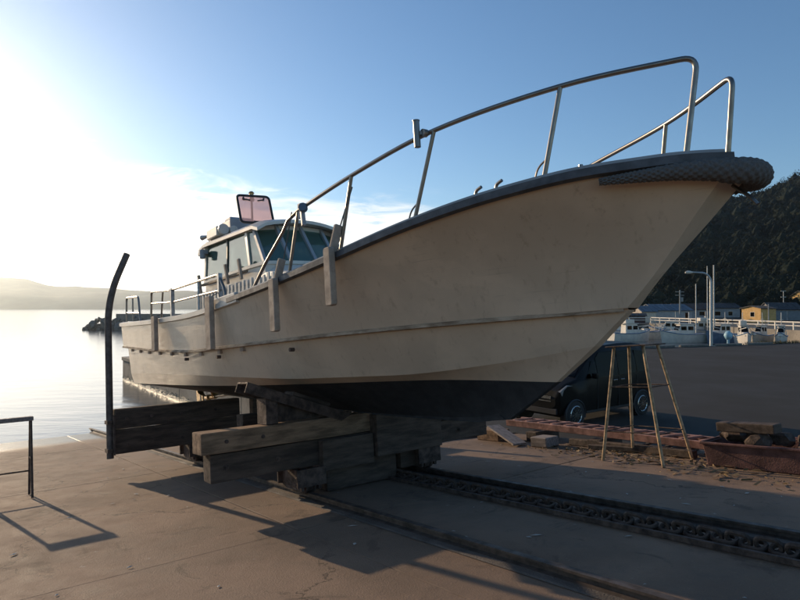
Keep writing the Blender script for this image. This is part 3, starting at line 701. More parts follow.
# teak ledge under the side window, held by uprights
for sgn in (-1, 1):
    boat.part('hand_ledge', MB().bar((-10.45, sgn*.84, 3.16), (-8.5, sgn*.84, 3.13), .06, .035), mat('teak', (.30, .21, .13), .7, var=.35, stretch=(1, 8, 8)), parent=wh)
    for xx in (-10.42, -9.15, -8.6): boat.part('ledge_upright', MB().bar((xx, sgn*.88, 3.02), (xx-.04, sgn*.9, 3.34), .04, .05), FEND, parent=wh)
# row of slats along the side of the cabin
for sgn in (-1, 1):
    rk = boat.part('rod_rack', MB().bar((-10.3, sgn*.98, 2.92), (-7.2, sgn*.98, 2.86), .03, .04).bar((-10.3, sgn*.98, 2.5), (-7.2, sgn*.98, 2.46), .03, .04), WHITE)
    for k in range(22):
        xx = -10.25+k*.143; boat.part('slat', MB().box((xx-.04, sgn*1.0-.012, 2.40), (xx+.04, sgn*1.0+.012, 2.95-.02*(k % 2))), WHITE, parent=rk, bevel=.01)
# anchor on the coachroof side
boat.part('small_anchor', MB().tube([(-7.3, -.85, 2.65), (-7.35, -.86, 2.98)], .014, 6).tube(fillet([(-7.5, -.85, 2.86), (-7.32, -.86, 2.66), (-7.14, -.85, 2.86)], .1), .014, 6).tube([(-7.45, -.86, 2.97), (-7.25, -.86, 2.97)], .01, 6), GALV, smooth=50)
# ---- aft rails
for sgn in (-1, 1):
    Y0 = 1.36*sgn
    runs = [[(-13.75, 2.72), (-13.72, 3.30), (-12.75, 3.22), (-12.62, 2.66)], [(-11.85, 2.60), (-11.78, 3.2), (-10.58, 3.08), (-10.55, 2.56)]]
    for r_ in runs:
        boat.part('aft_rail', MB().tube(fillet([(x, Y0, z) for x, z in r_], .09), .021, 10), STEEL, smooth=60)
        a, c_ = np.array(r_[0]), np.array(r_[3]); boat.part('mid_bar', MB().tube([(r_[0][0]+.02, Y0, 2.98), (r_[3][0]-.03, Y0, 2.87)], .017, 8), STEEL, smooth=60)
    boat.part('stanchion', MB().tube([(-13.2, Y0, 2.68), (-13.2, Y0, 3.25)], .017, 8), STEEL, smooth=60)
    boat.part('stanchion', MB().tube([(-11.2, Y0, 2.58), (-11.05, Y0, 3.1)], .017, 8), STEEL, smooth=60)
    boat.part('side_rail', MB().tube(fillet([(-10.55, Y0, 3.08), (-8.3, Y0, 3.03), (-8.08, Y0, 2.80), (-8.0, Y0, 2.52)], .08), .021, 10), STEEL, smooth=60)
    boat.part('mid_bar', MB().tube([(-10.5, Y0, 2.86), (-8.2, Y0, 2.79)], .017, 8), STEEL, smooth=60)
    for xx, zz in ((-10.5, 3.08), (-9.15, 3.05), (-8.25, 3.02)): boat.part('stanchion', MB().bar((xx, Y0, 2.5), (xx, Y0, zz+.02), .06, .06) if xx != -9.15 else MB().tube([(xx, Y0, 2.5), (xx, Y0, zz)], .02, 8), GALV, smooth=40)
# bulwark end block where the forward bulwark stops
    boat.part('bulwark_end', MB().prism([(-8.35, Gz(8.3)+.0), (-7.35, Gz(7.35)-.02), (-7.35, Gz(7.35)+.07), (-8.2, Gz(8.2)+.09)], sgn*1.42, sgn*1.515, lambda p, t_: (p[0], t_, p[1])), WHITE, bevel=.01)
# stern gear: platform lip, propeller, shaft, bracket and rudder
boat.part('propeller_shaft', MB().tube([(-10.6, 0, 1.2), (-12.75, 0, 1.05)], .028, 10), STEEL, smooth=50)
boat.part('shaft_bracket', MB().bar((-12.35, 0, 1.06), (-12.2, -.14, 1.35), .03, .09).bar((-12.35, 0, 1.06), (-12.2, .14, 1.35), .03, .09).tube([(-12.25, 0, 1.08), (-12.5, 0, 1.065)], .05, 12), AMBER, smooth=40)
pr = MB().tube([(-12.6, 0, 1.06), (-12.78, 0, 1.05), (-12.84, 0, 1.045)], [.06, .055, .02], 14)
for k in range(3):
    a0 = k*2*math.pi/3+.4; rows = []
    for r_ in np.linspace(.04, .27, 7):
        wd = .5*math.sin(math.pi*min(1, (r_-.0)/.3))**.6*.6; row = []
        for q in np.linspace(-1, 1, 6):
            aa = a0+q*wd; row.append((-12.7+q*.05*(1-r_), r_*math.cos(aa), 1.055+r_*math.sin(aa)))
        rows.append(row)
    pr.grid(rows)
boat.part('propeller', pr, AMBER, smooth=60)
rd = boat.part('rudder', MB().prism([(-12.95, .82), (-13.35, .8), (-13.4, 1.2), (-13.28, 1.34), (-13.05, 1.34), (-12.98, 1.1)], -.018, .018, lambda p, t_: (p[0], t_, p[1])), AMBER, bevel=.008)
boat.part('rudder_stock', MB().tube([(-13.12, 0, .78), (-13.12, 0, 1.5)], .03, 10), STEEL, parent=rd, smooth=50)
# maker's drain outlets
for u in (6.4, 8.3, 9.6): boat.part('drain_outlet', MB().disc((-u, -(Kb(u)-.02), Kz(u)-.13), (0, 1, 0), .025, .06, 10), RUST)

# ---- fenders hung along the side
def fender(X, z0, z1, wd, label, sleeve, yoff=0.):
    u = -X; y0 = -(max(Gb(u), np.interp(.3, [0, 1], [Gb(u), Kb(u)]))+.085+yoff)
    th = Thing('fender', label, 'fender', (X, y0, z0), SLIP, group='flat fenders hung along the boat side')
    pad = MB(); prof = fillet([(X-wd/2, z0+.04), (X-wd/2, z1), (X+wd/2, z1), (X+wd/2, z0), (X-wd/2, z0), (X-wd/2, z0+.04)], .03, 4)
    pad.prism([(p[0], p[1]) for p in [np.array((*q,)) for q in prof[:-1]]], y0-.035, y0+.035, lambda p, t_: (p[0], t_, p[1]))
    th.part('pad', pad, FEND, bevel=.008)
    if sleeve: th.part('sleeve', MB().bar((X-.0, y0+.04, z1-.05), (X+.05, y0+.1, z1+.23), .05, .09, up=(0, 1, 0)), FEND, bevel=.012)
    top_ = (X+(.05 if sleeve else 0), y0+.12 if sleeve else -(Gb(u)-.05), z1+(.22 if sleeve else .06)); 
    end = (X+.25, -(Gb(u-.25)-.05), 3.4) if sleeve else (X, -(Gb(u)-.08), Gz(u)+.05)
    th.part('rope', MB().tube([(X, y0, z1-.02), top_, end], .008, 6), ROPE)
fender(-4.98, 2.23, 2.82, .125, 'flat grey-beige fender hanging below the tallest part of the side rail, nearest the bow', True)
fender(-6.13, 2.05, 2.66, .135, 'flat grey-beige fender below the deck lamp, second from the bow', True)
fender(-8.10, 1.93, 2.68, .20, 'wide grey-beige fender with rounded top beside the slatted cabin side', False)
fender(-10.8, 2.03, 2.64, .19, 'flat grey-beige fender nearest the stern, under the aft rail', False)

# ================================================================== SLIP CARRIAGE
car = Thing('slip_carriage', 'timber and steel slip carriage under the fishing boat with a bent guide post', 'boat cradle', (-8.7, 0, 0), SLIP)
def timber(name, a, b_, m_, bev=.018, parent=None):
    mb_ = MB(); ax = int(np.argmax(np.array(b_)-np.array(a))); n_ = 10; o1, o2 = [i for i in range(3) if i != ax]; rows_ = []
    for k in range(n_+1):                                                       # slightly uneven faces, knocked corners
        ring = []
        for p, q in ((0, 0), (1, 0), (1, 1), (0, 1)):
            c_ = [0, 0, 0]; c_[ax] = a[ax]+(b_[ax]-a[ax])*k/n_; c_[o1] = (a, b_)[p][o1]-random.uniform(0, .007)*(2*p-1); c_[o2] = (a, b_)[q][o2]-random.uniform(0, .007)*(2*q-1); ring.append(tuple(c_))
        rows_.append(ring+ring[:1])
    n4 = len(rows_); vs_ = [p for r_ in rows_ for p in r_[:4]]
    mb_.add(vs_, [(i*4+j, i*4+(j+1) % 4, (i+1)*4+(j+1) % 4, (i+1)*4+j) for i in range(n4-1) for j in range(4)]+[(3, 2, 1, 0), tuple((n4-1)*4+j for j in range(4))])
    return car.part(name, mb_, m_, bevel=bev, seg=2, parent=parent)
# forward pair of stacked cross timbers
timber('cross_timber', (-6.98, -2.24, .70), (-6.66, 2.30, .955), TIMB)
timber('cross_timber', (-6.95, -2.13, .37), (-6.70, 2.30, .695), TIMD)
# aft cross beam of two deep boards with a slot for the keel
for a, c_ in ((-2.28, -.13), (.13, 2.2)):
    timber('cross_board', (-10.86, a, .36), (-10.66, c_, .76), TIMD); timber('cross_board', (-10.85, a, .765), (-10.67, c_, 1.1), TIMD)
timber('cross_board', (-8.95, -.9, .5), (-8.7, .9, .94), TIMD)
for Y in (-1.95, -1.5, 1.6):                                        # coach bolts with washers
    car.part('bolt', MB().disc((-6.66, Y, .83), (1, 0, 0), .024, .012, 12).disc((-6.655, Y, .83), (1, 0, 0), .016, .04, 6), RUST)
for Y in (-1.95, -1.3, 1.7): car.part('bolt', MB().disc((-6.70, Y, .53), (1, 0, 0), .032, .012, 12).disc((-6.695, Y, .53), (1, 0, 0), .016, .04, 6), RUST)
for Y in (-2.1, -1.7, -1.2, -.6):
    for z in (.5, .93): car.part('bolt', MB().disc((-10.66, Y, z), (1, 0, 0), .028, .014, 12), RUST)
for Y, k in ((-.3, 1), (.3, -1)): car.part('wedge', MB().prism([(Y-.16*k, .958), (Y+.12*k, .958), (Y+.12*k, 1.0)], -6.9, -6.74, lambda p, t_: (t_, p[0], p[1])), TIMB)
# keel beam and keel blocks
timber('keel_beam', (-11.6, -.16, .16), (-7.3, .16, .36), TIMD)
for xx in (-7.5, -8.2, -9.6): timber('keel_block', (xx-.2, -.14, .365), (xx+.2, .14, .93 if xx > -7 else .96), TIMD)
# steel legs on wheels over both rails
for xx in (-6.8, -10.75):
    for Y in (-.94, .95):
        lg = car.part('leg', MB().box((xx-.28, Y-.2, .17), (xx-.25, Y+.2, .38 if xx > -8 else .37)).box((xx+.25, Y-.2, .17), (xx+.28, Y+.2, .38 if xx > -8 else .37)).box((xx-.249, Y-.14, .12), (xx+.249, Y-.1, .36)).box((xx-.249, Y+.1, .12), (xx+.249, Y+.14, .36)), RUST)
        for dx in (-.14, .14): car.part('wheel', MB().tube([(xx+dx, Y-.07, .182), (xx+dx, Y-.045, .182), (xx+dx, Y-.04, .182), (xx+dx, Y+.04, .182), (xx+dx, Y+.045, .182), (xx+dx, Y+.07, .182)], [.115, .115, .095, .095, .115, .115], 18), RUST, parent=lg, smooth=40)
for Y in (-.94, .95): timber('side_sill', (-10.4, Y-.1, .40) if 0 else (-10.45, Y+.2*(1 if Y > 0 else -1)*0-.09, .40), (-7.1, Y+.09, .60), RUST) if Y > 0 else None
# heavy block stack on the far rail, ahead of the timbers
timber('packing_block', (-7.22, .55, .125), (-6.68, 1.24, .365), TIMD); timber('packing_block', (-7.0, .70, .37), (-6.60, 1.26, .69), TIMD)
timber('packing_block', (-7.26, -.62, .012), (-6.72, .5, .36), TIMD); timber('packing_block', (-6.69, .05, .37), (-6.5, 1.18, .93), TIMD); timber('packing_block', (-6.68, -.75, .30), (-6.56, .03, .69), TIMD)
# bilge bunks: sloping channels that carry the turn of the bottom
for sgn in (-1, 1):
    for xx in (-6.82,):
        a = np.array((xx, sgn*1.66, 1.50)); c_ = np.array((xx, sgn*.25, .985)); up = np.array((0, sgn*-.34, .94))
        bk = MB(); off = up*.075
        bk.bar(a-off*.3, c_-off*.3, .30, .022, up=up)                                    # web and two flanges, a channel open to the end
        bk.bar(a+[.145,0,0]-off*1.1, c_+[.145,0,0]-off*1.1, .02, .11, up=up); bk.bar(a+[-.145,0,0]-off*1.1, c_+[-.145,0,0]-off*1.1, .02, .11, up=up)
        bb_ = car.part('bilge_bunk', bk, RUST)
        car.part('bunk_post', MB().box((xx-.13, sgn*1.42-.015, .96), (xx+.13, sgn*1.42+.015, 1.27)).box((xx-.13, sgn*1.28, .96), (xx-.105, sgn*1.405, 1.25)).box((xx+.105, sgn*1.28, .96), (xx+.13, sgn*1.405, 1.25)), RUST)
        car.part('bunk_gusset', MB().prism([(sgn*1.27, .96), (sgn*.55, .96), (sgn*1.27, 1.22)], xx-.02, xx+.02, lambda p, t_: (t_, p[0], p[1])), RUST)
        car.part('bunk_pad', MB().bar(lerp(a, c_, .42)+up*.02, lerp(a, c_, .8)+up*.02, .24, .05, up=up), TIMD, bevel=.01)
# bent guide post standing at the outer end of the aft beam
gp = fillet([(-10.76, -2.34, .30), (-10.76, -2.34, 2.95), (-10.74, -2.03, 3.72)], .45, 10)
car.part('guide_post', MB().tube(gp, .055, 12), POSTM, smooth=50)
car.part('post_plate', MB().box((-10.9, -2.31, .36), (-10.62, -2.285, 1.0)).box((-10.86, -2.40, .40), (-10.66, -2.312, .46)).box((-10.86, -2.40, .86), (-10.66, -2.312, .92)), RUST)
gp2 = fillet([(-10.76, 2.26, .30), (-10.72, 2.26, 1.6)], .2, 4); car.part('guide_post', MB().tube(gp2, .052, 12), POSTM, smooth=50)

# ---- hauling chain along the far rail
chain = Thing('hauling_chain', 'heavy rusty chain lying along the far rail of the slip', 'chain', (-3, .52, .03), SLIP)
lk = MB(); n = 14
pth = [(.052*math.cos(a)+.04*math.copysign(1, math.cos(a)) if abs(math.cos(a)) > .15 else .052*math.cos(a), .052*math.sin(a), 0) for a in np.linspace(0, 2*math.pi, n+1)[:-1]]
lk.tube(pth, .021, 6, closed=True); lme = lk.mesh('link', (0,0,0), smooth=60); lme.materials.append(RUST)
for k in range(84):
    o = bpy.data.objects.new('link', lme); COL.objects.link(o); o.parent = chain.o
    o.location = (3.4-k*.113, .02*math.sin(k*.31)+random.uniform(-.006, .006)+.0, .012+.018*(k % 2)); o.rotation_euler = (R(90*(k % 2)+random.uniform(8, 30)), random.uniform(-.06, .06), random.uniform(-.12, .12))

# ---- small litter on the slip
flk = MB()
for k in range(260):
    x, y = random.uniform(-14, -1), random.uniform(-7.5, 3.5)
    if abs(abs(y)-.945) < .2: continue
    r = random.uniform(.008, .03); a = random.uniform(0, 6.28); c_ = np.array((x, y, .009)); e1 = np.array((math.cos(a), math.sin(a), 0))*r*random.uniform(1, 2.2); e2 = np.array((-math.sin(a), math.cos(a), 0))*r*.6
    flk.add([c_+e1, c_+e2, c_-e1, c_-e2+[0,0,.003], c_+[0,0,.006]], [(0,1,4),(1,2,4),(2,3,4),(3,0,4)])
single('shell_litter', flk, mat('shell_bits', (.46, .43, .38), .9), (-6, 0, 0), 'pale shell bits scattered over the concrete slip', 'litter', SLIP, kind='stuff')
lf = MB()
for k in range(700):
    x, y = (random.gauss(-5.2, 1.0), random.gauss(3.55, .22)) if k < 480 else (random.uniform(-5, -1.5), random.gauss(3.1, .25))
    if -8 < x < 0 and 2.4 < y < 4.5:
        r = random.uniform(.012, .035); c_ = np.array((x, y, .012+random.random()*.02)); e1 = np.random.normal(size=3)*r*[1,1,.3]; e2 = np.random.normal(size=3)*r*[1,1,.3]
        lf.add([c_+e1, c_+e2, c_-e1, c_-e2], [(0,1,2,3)])
single('dry_leaves', lf, LEAFM, (-5, 3.4, 0), 'dry brown leaves drifted against the timbers by the lot', 'leaves', SLIP, kind='stuff', fixn=False)

# ---- steel stand at the left edge
st = Thing('steel_stand', 'narrow rusty steel stand with a flat top at the left edge of the picture', 'stand', (-10.07, -3.8, 0), SLIP)
Y0, Y1, X0, X1, hT = -3.52, -4.08, -9.98, -10.36, 1.08
st.part('top', MB().box((-10.26, Y1-.03, hT), (-10.08, Y0+.03, hT+.06)), WOODD, bevel=.006)
for x, y in ((X0, Y0), (X1, Y0), (X0, Y1), (X1, Y1)): st.part('leg', MB().bar((x+.0, y, .004), (x*.3+.7*-10.17, y, hT), .03, .03), RUST)
for y in (Y0, Y1): st.part('brace', MB().bar((X0-.03, y, .55), (X1+.03, y, .55), .02, .02), RUST)
for z in (.35,): st.part('brace', MB().bar((X1+.04, Y0, z), (X1+.04, Y1, z), .022, .022), RUST)

# ---- four-legged pipe stand
fs = Thing('pipe_stand', 'tall four-legged stand of rusty yellow pipes standing before the black van', 'stand', (-4.7, 3.45, 0), SLIP)
ft = [(-5.17, 3.08), (-4.24, 3.07), (-4.22, 3.80), (-5.17, 3.86)]; cX, cY = -4.72, 3.46; tp_ = [(cX+(x-cX)*.50, cY+(y-cY)*.5) for x, y in ft]; hS = 1.62
for (x, y), (x2, y2) in zip(ft, tp_): fs.part('leg', MB().tube([(x, y, .002), (x2, y2, hS)], .023, 9), BAMB, smooth=60)
for z, r in ((.42, .009), (1.05, .009)):
    q = [(x+(x2-x)*z/hS, y+(y2-y)*z/hS, z) for (x, y), (x2, y2) in zip(ft, tp_)]
    for i in range(4): fs.part('brace', MB().tube([q[i], q[(i+1) % 4]], r, 6), RUST, smooth=60)
fs.part('top_plate', MB().box((cX-.32, cY-.27, hS+.003), (cX+.32, cY+.27, hS+.022)), RUST, bevel=.004)

# ---- scrap along the edge of the lot
def single_slip(name, mb_, m_, org, label, cat, bevel=.01, group=None): return single(name, mb_, m_, org, label, cat, SLIP, group, bevel=bevel)
lad = Thing('lattice_girder', 'long faded red lattice girder lying on timbers before the lot', 'girder', (-5.6, 4.0, .1), SLIP)
A0, A1 = np.array((-7.9, 4.05, .30)), np.array((-4.05, 4.0, .17)); sd_ = np.array((0, .42, 0))
for off in (0, 1): lad.part('chord', MB().bar(A0+sd_*off, A1+sd_*off, .06, .11), REDP, bevel=.006)
for k in range(13):
    p = lerp(A0, A1, (k+.5)/13); lad.part('rung', MB().bar(p+sd_*.07+[0,0,.05], p+sd_*.93+[.14,0,.05], .07, .03), REDP)
for i, (xx, z) in enumerate(((-7.2, .2), (-5.9, .15), (-4.6, .09))):
    single_slip('timber_bearer', MB().box((xx-.12, 3.9, .004), (xx+.12, 4.55, z-.02)), TIMD, (xx, 4.2, 0), ['short dark timber bearer under the left end of the red girder', 'short dark timber bearer under the middle of the red girder', 'short dark timber bearer under the right end of the red girder'][i], 'timber', group='bearers under the girder')
single_slip('loose_plank', MB().bar((-7.95, 3.72, .27), (-7.05, 3.42, .04), .26, .035), WOODD, (-7.5, 3.6, 0), 'grey weathered plank tilted against a timber near the hull', 'plank', .004)
single_slip('timber_offcut', MB().box((-8.3, 3.62, .004), (-7.75, 3.95, .2)), TIMB, (-8.0, 3.8, 0), 'pale timber offcut under the tilted plank', 'timber')
m_ = MB().box((-6.86, 3.48, .004), (-6.52, 3.82, .17)); single_slip('wooden_block', m_, WOODD, (-6.7, 3.65, 0), 'small square wooden block lying in the sun before the red girder', 'wood block', .014)
for i, (a, c_, w_) in enumerate((((-6.4, 3.98, .06), (-4.2, 3.86, .06), .11), ((-5.9, 3.78, .04), (-4.5, 3.95, .05), .08))):
    single_slip('old_beam', MB().bar(a, c_, w_, w_), TIMD, a, ['dark old beam lying along the foot of the red girder', 'thin dark beam lying askew behind the pipe stand'][i], 'beam')
for i in range(4):
    a = np.array((-5.2+.35*i, 3.98+.02*i, .03)); c_ = a+[.28, .3, .16]
    single_slip('broken_board', MB().bar(a, c_, .12, .025), TIMD, a, 'short broken dark board leaning under the red girder, %s from the left' % ['first', 'second', 'third', 'fourth'][i], 'board', .004, 'broken boards under the girder')
tub = Thing('red_tub', 'long red-brown tub of scrap at the right edge of the slip', 'tub', (-3.1, 3.85, 0), SLIP)
def tubbox(x0, x1, y0, y1, z0, z1, fl, th):
    o_ = [(x0, y0), (x1, y0), (x1, y1), (x0, y1)]; i_ = [(x0+th, y0+th), (x1-th, y0+th), (x1-th, y1-th), (x0+th, y1-th)]
    cx_, cy_ = (x0+x1)/2, (y0+y1)/2; sc = lambda p: (cx_+(p[0]-cx_)*(1+fl), cy_+(p[1]-cy_)*(1+fl*1.5))
    v = [(*p, z0) for p in o_]+[(*sc(p), z1) for p in o_]+[(*sc(p), z1) for p in i_]+[(*p, z0+th) for p in i_]
    f = [(3,2,1,0)]+[(i, (i+1) % 4, 4+(i+1) % 4, 4+i) for i in range(4)]+[(4+i, 4+(i+1) % 4, 8+(i+1) % 4, 8+i) for i in range(4)]+[(8+i, 8+(i+1) % 4, 12+(i+1) % 4, 12+i) for i in range(4)]+[(12, 13, 14, 15)]
    return MB().add(v, f)
tub.part('body', tubbox(-3.86, -1.6, 3.5, 4.3, .004, .30, .035, .03), REDB, bevel=.008)
tub.part('rim', MB().bar((-3.92, 3.47, .30), (-1.54, 3.47, .30), .04, .03).bar((-3.92, 4.33, .30), (-1.54, 4.33, .30), .04, .03).bar((-3.92, 3.5, .302), (-3.92, 4.3, .302), .04, .03).bar((-1.54, 3.5, .302), (-1.54, 4.3, .302), .04, .03), REDB, bevel=.006)
for i in range(9):                                                              # scrap piled in the tub, each lump its own thing
    x, y = -3.68+.21*i+random.uniform(-.04, .04), random.uniform(3.66, 4.1); s_ = random.uniform(.13, .2); b2 = MB()
    k = 1+np.random.uniform(-.22, .22, (len(IV), 1)); v = np.sign(IV)*np.abs(IV)**.75*k*[s_, s_*random.uniform(.6, 1), s_*random.uniform(.5, .8)]
    b2.add(v+[x, y, .27+random.uniform(0, .1)], IF); nth = ['first', 'second', 'third', 'fourth', 'fifth', 'sixth', 'seventh', 'eighth', 'ninth'][i]
    single('scrap_lump', b2, random.choice([TIMD, RUST, RUST]), (x, y, .3), 'dark lump of scrap in the red tub, %s from its left end' % nth, 'scrap', SLIP, group='scrap in the red tub')
single_slip('scrap_timber', MB().box((-3.75, 3.6, .44), (-3.05, 3.85, .56)), TIMD, (-3.4, 3.7, .4), 'dark timber end lying on top of the scrap in the tub', 'timber')
single_slip('long_plank', MB().bar((-4.1, 4.45, .1), (0.5, 4.42, .34), .22, .05), WOODD, (-2, 4.4, .2), 'long pale plank lying behind the red tub', 'plank')

# ================================================================== BLACK VAN
fw = s2w((0, 0, 0)); fwd = -unit(VV); left = np.array([-fwd[1], fwd[0], 0])
fwheel = np.array([(572-400)/600*12.62, 12.62, LOT])                     # contact of the near front tyre
van = Thing('van', 'black boxy kei van parked on the lot behind the bow', 'van', fwheel - left*.66 - fwd*1.26, rot=math.atan2(fwd[1], fwd[0]))
van.o.scale = (1, 1, .96); van.org = np.zeros(3)                                                        # parts below are in the van's own frame
st_ = [  # x, zbot, zbelt, zroof, half width belt, half width roof
 (1.70, .42, .60, .62, .56, .50), (1.66, .26, .78, .82, .66, .58), (1.50, .22, .92, .97, .715, .63), (1.12, .22, .98, 1.06, .735, .66), (.78, .22, 1.0, 1.42, .735, .63),
 (.45, .22, 1.0, 1.66, .735, .60), (.1, .22, 1.0, 1.74, .735, .595), (-.6, .22, 1.0, 1.775, .735, .595), (-1.2, .22, 1.0, 1.765, .73, .59), (-1.58, .24, 1.0, 1.72, .72, .575), (-1.68, .30, .98, 1.58, .69, .56), (-1.70, .42, .95, 1.40, .66, .56)]
rows = []
for x, zb, zl, zr, wb, wr in st_:
    half = [(0, zb), (wb*.8, zb), (wb*.97, zb+.06), (wb*1.005, zb+(zl-zb)*.5), (wb, zl), (lerp(wb, wr, .55), zl+(zr-zl)*.55), (wr, zr-.10*(zr-zl)/.75-.01), (wr*.86, zr-.015), (wr*.45, zr), (0, zr+.008)]
    ring = [(x, -a, z) for a, z in half]+[(x, float(a), z) for a, z in half[::-1][1:-1]]
    rows.append([(p[0], float(p[1]), float(p[2])) for p in ring]+[(ring[0][0], float(ring[0][1]), float(ring[0][2]))])
bm_ = MB().grid(rows); n = len(rows[0])-1
bm_.add(rows[0][:n], [tuple(range(n))]); bm_.add(rows[-1][:n], [tuple(range(n))])
body = van.part('body', bm_, PAINTB, smooth=35)
def side_w(x, z):
    q = sorted(st_, key=lambda s_: s_[0]); xs = [a[0] for a in q]; g_ = lambda i: np.interp(x, xs, [a[i] for a in q])
    zl, zr, wb, wr = g_(2), g_(3), g_(4), g_(5); return wb if z <= zl else wb+(wr-wb)*min(1, (z-zl)/(zr-zl))
def side_panel(pts, sgn, off=.006):
    n = len(pts); a = [(x, sgn*(side_w(x, z)+off), z) for x, z in pts]; b_ = [(x, sgn*(side_w(x, z)-.02), z) for x, z in pts]
    return MB().add(a+b_, [tuple(range(n)), tuple(range(n, 2*n))[::-1]]+[(i, (i+1) % n, n+(i+1) % n, n+i) for i in range(n)])
for sgn in (1, -1):
    for nm, pts_ in (('side_window', [(.86, 1.04), (.60, 1.40), (.50, 1.40), (.50, 1.04)]), ('side_window', [(.44, 1.04), (.44, 1.46), (.28, 1.58), (-.28, 1.60), (-.28, 1.04)]), ('side_window', [(-.36, 1.04), (-.36, 1.60), (-1.02, 1.59), (-1.02, 1.04)]), ('side_window', [(-1.1, 1.06), (-1.1, 1.58), (-1.48, 1.55), (-1.52, 1.08)])):
        van.part(nm, side_panel(pts_, sgn), GLASSV)
    for x0 in (.47, -.32, -1.06): van.part('door_seam', MB().bar((x0, sgn*(side_w(x0, .6)+.002), .32), (x0, sgn*(side_w(x0, 1.0)+.002), 1.0), .012, .012), BLACK)
    for x0 in (-.18, -.46): van.part('door_handle', MB().bar((x0-.08, sgn*.752, .93), (x0+.08, sgn*.752, .93), .02, .035), CHROME, bevel=.006)
    van.part('sill_trim', MB().bar((.9, sgn*.74, .30), (-.9, sgn*.74, .30), .02, .05), BLACK)
    mr = van.part('mirror', MB().box((.64, sgn*.75, 1.03), (.72, sgn*.88, 1.15)), PAINTB, bevel=.03, seg=2)
    van.part('headlight', MB().prism([(1.28, .78), (1.62, .68), (1.665, .80), (1.50, .935), (1.3, .92)], sgn*.58, sgn*.725, lambda p, t_: (p[0], t_*(1 if p[0] < 1.55 else .93), p[1])), LAMPW, bevel=.01)
    van.part('fog_lamp', MB().disc((1.655, sgn*.52, .40), (1, 0, 0), .06, .05, 14), LAMPW)
    van.part('tail_light', MB().box((-1.71, sgn*.6-.06, .95), (-1.66, sgn*.6+.03, 1.35)), mat('red_lens', (.25, .02, .015), .3))
    for x0 in (1.26, -1.26):
        van.part('wheel_arch', MB().tube([(x0+.33*math.cos(a), sgn*.735, .27+.33*math.sin(a)) for a in np.linspace(-.25, math.pi+.25, 16)], .022, 6), BLACK)
        van.part('arch_well', MB().disc((x0, sgn*.66, .28), (0, 1, 0), .315, .16, 24), BLACK)
        wl = van.part('tyre', MB().tube([(x0, sgn*.62, .28), (x0, sgn*.625, .28), (x0, sgn*.74, .28), (x0, sgn*.755, .28), (x0, sgn*.757, .28)], [.24, .28, .28, .255, .2], 26), mat('tyre_rubber', (.02, .02, .02), .85), smooth=40)
        rim = MB().tube([(x0+.185*math.cos(a), sgn*.752, .28+.185*math.sin(a)) for a in np.linspace(0, 2*math.pi, 27)[:-1]], .018, 6, closed=True).disc((x0, sgn*.757, .28), (0, 1, 0), .045, .03, 14)
        for k in range(12):
            a = k*math.pi/6; rim.bar((x0+.03*math.cos(a), sgn*.758, .28+.03*math.sin(a)), (x0+.18*math.cos(a), sgn*.758, .28+.18*math.sin(a)), .02, .02, up=(0, 1, 0))
        van.part('rim', rim, CHROME, parent=wl)
van.part('windscreen', MB().hexa([(1.10, -.60, 1.075), (1.10, .60, 1.075), (.50, .52, 1.655), (.50, -.52, 1.655), (1.08, -.58, 1.05), (1.08, .58, 1.05), (.47, .5, 1.62), (.47, -.5, 1.62)]), GLASSV)
van.part('grille', MB().bar((1.69, -.45, .66), (1.69, .45, .66), .03, .06).bar((1.69, -.45, .58), (1.69, .45, .58), .03, .02), CHROME)
van.part('bumper', MB().bar((1.68, -.6, .36), (1.68, .6, .36), .05, .14), BLACK, bevel=.02)
van.part('rear_window', MB().hexa([(-1.69, -.5, 1.1), (-1.69, .5, 1.1), (-1.66, .5, 1.55), (-1.66, -.5, 1.55), (-1.73, -.5, 1.1), (-1.73, .5, 1.1), (-1.70, .48, 1.55), (-1.70, -.48, 1.55)]), GLASSV)

# ================================================================== ACROSS THE HARBOUR
lp = pw(711, 346, 39.5); lp[2] = LOT
lamp = Thing('street_lamp', 'pale curved street lamp post at the far edge of the lot', 'street lamp', lp)
lamp.part('post', MB().tube([lp, lp+[0,0,.5], lp+[0,0,4.2]]+[lp+np.array([-.62+.62*math.cos(a), 0, 4.2+.62*math.sin(a)]) for a in np.linspace(.15, math.pi/2, 9)]+[lp+[-1.35, 0, 4.86]], [.1, .095, .075]+[.065]*9+[.045], 12), GALV, smooth=60)
lamp.part('lamp_head', MB().tube([lp+[-1.2, 0, 4.85], lp+[-1.35, 0, 4.85], lp+[-1.55, 0, 4.85], lp+[-1.68, 0, 4.83]], [.05, .1, .11, .05], 12), FWHITE, smooth=60)
lamp.part('base_plate', MB().box(lp+[-.2,-.2,.004], lp+[.2,.2,.03]), GALV)
def pole(name, px, ytop, d, r, m_, label, cat, zb=1.2, arms=0):
    b0 = pw(px, 308, d); b0[2] = zb; top = pw(px, ytop, d); th = Thing(name, label, cat, b0)
    th.part('shaft', MB().tube([b0, top], [r, r*.7], 8), m_, smooth=50)
    for k in range(arms): th.part('cross_arm', MB().bar(top+[-.7,0,-.3-.55*k], top+[.7,0,-.3-.55*k], .09, .1), m_)
    if arms: th.part('transformer', MB().tube([top+[.3,0,-1.9], top+[.3,0,-1.2]], .22, 10), m_)
    return th
CP = mat('pole_concrete', (.33, .32, .3), .8)
pole('utility_pole', 680, 290, 98, .15, CP, 'concrete utility pole with cross arms at the end of the grey warehouse', 'utility pole', arms=2)
pole('sailing_mast', 696, 284, 70, .07, GALV, 'thin bare mast rising left of the street lamp', 'mast', .3)
pole('sailing_mast', 714, 265, 72, .09, GALV, 'tall bare mast right behind the street lamp', 'mast', .3)
pole('sailing_mast', 707.5, 266, 74, .07, GALV, 'thin bare mast hidden partly behind the left of the street lamp', 'mast', .3)
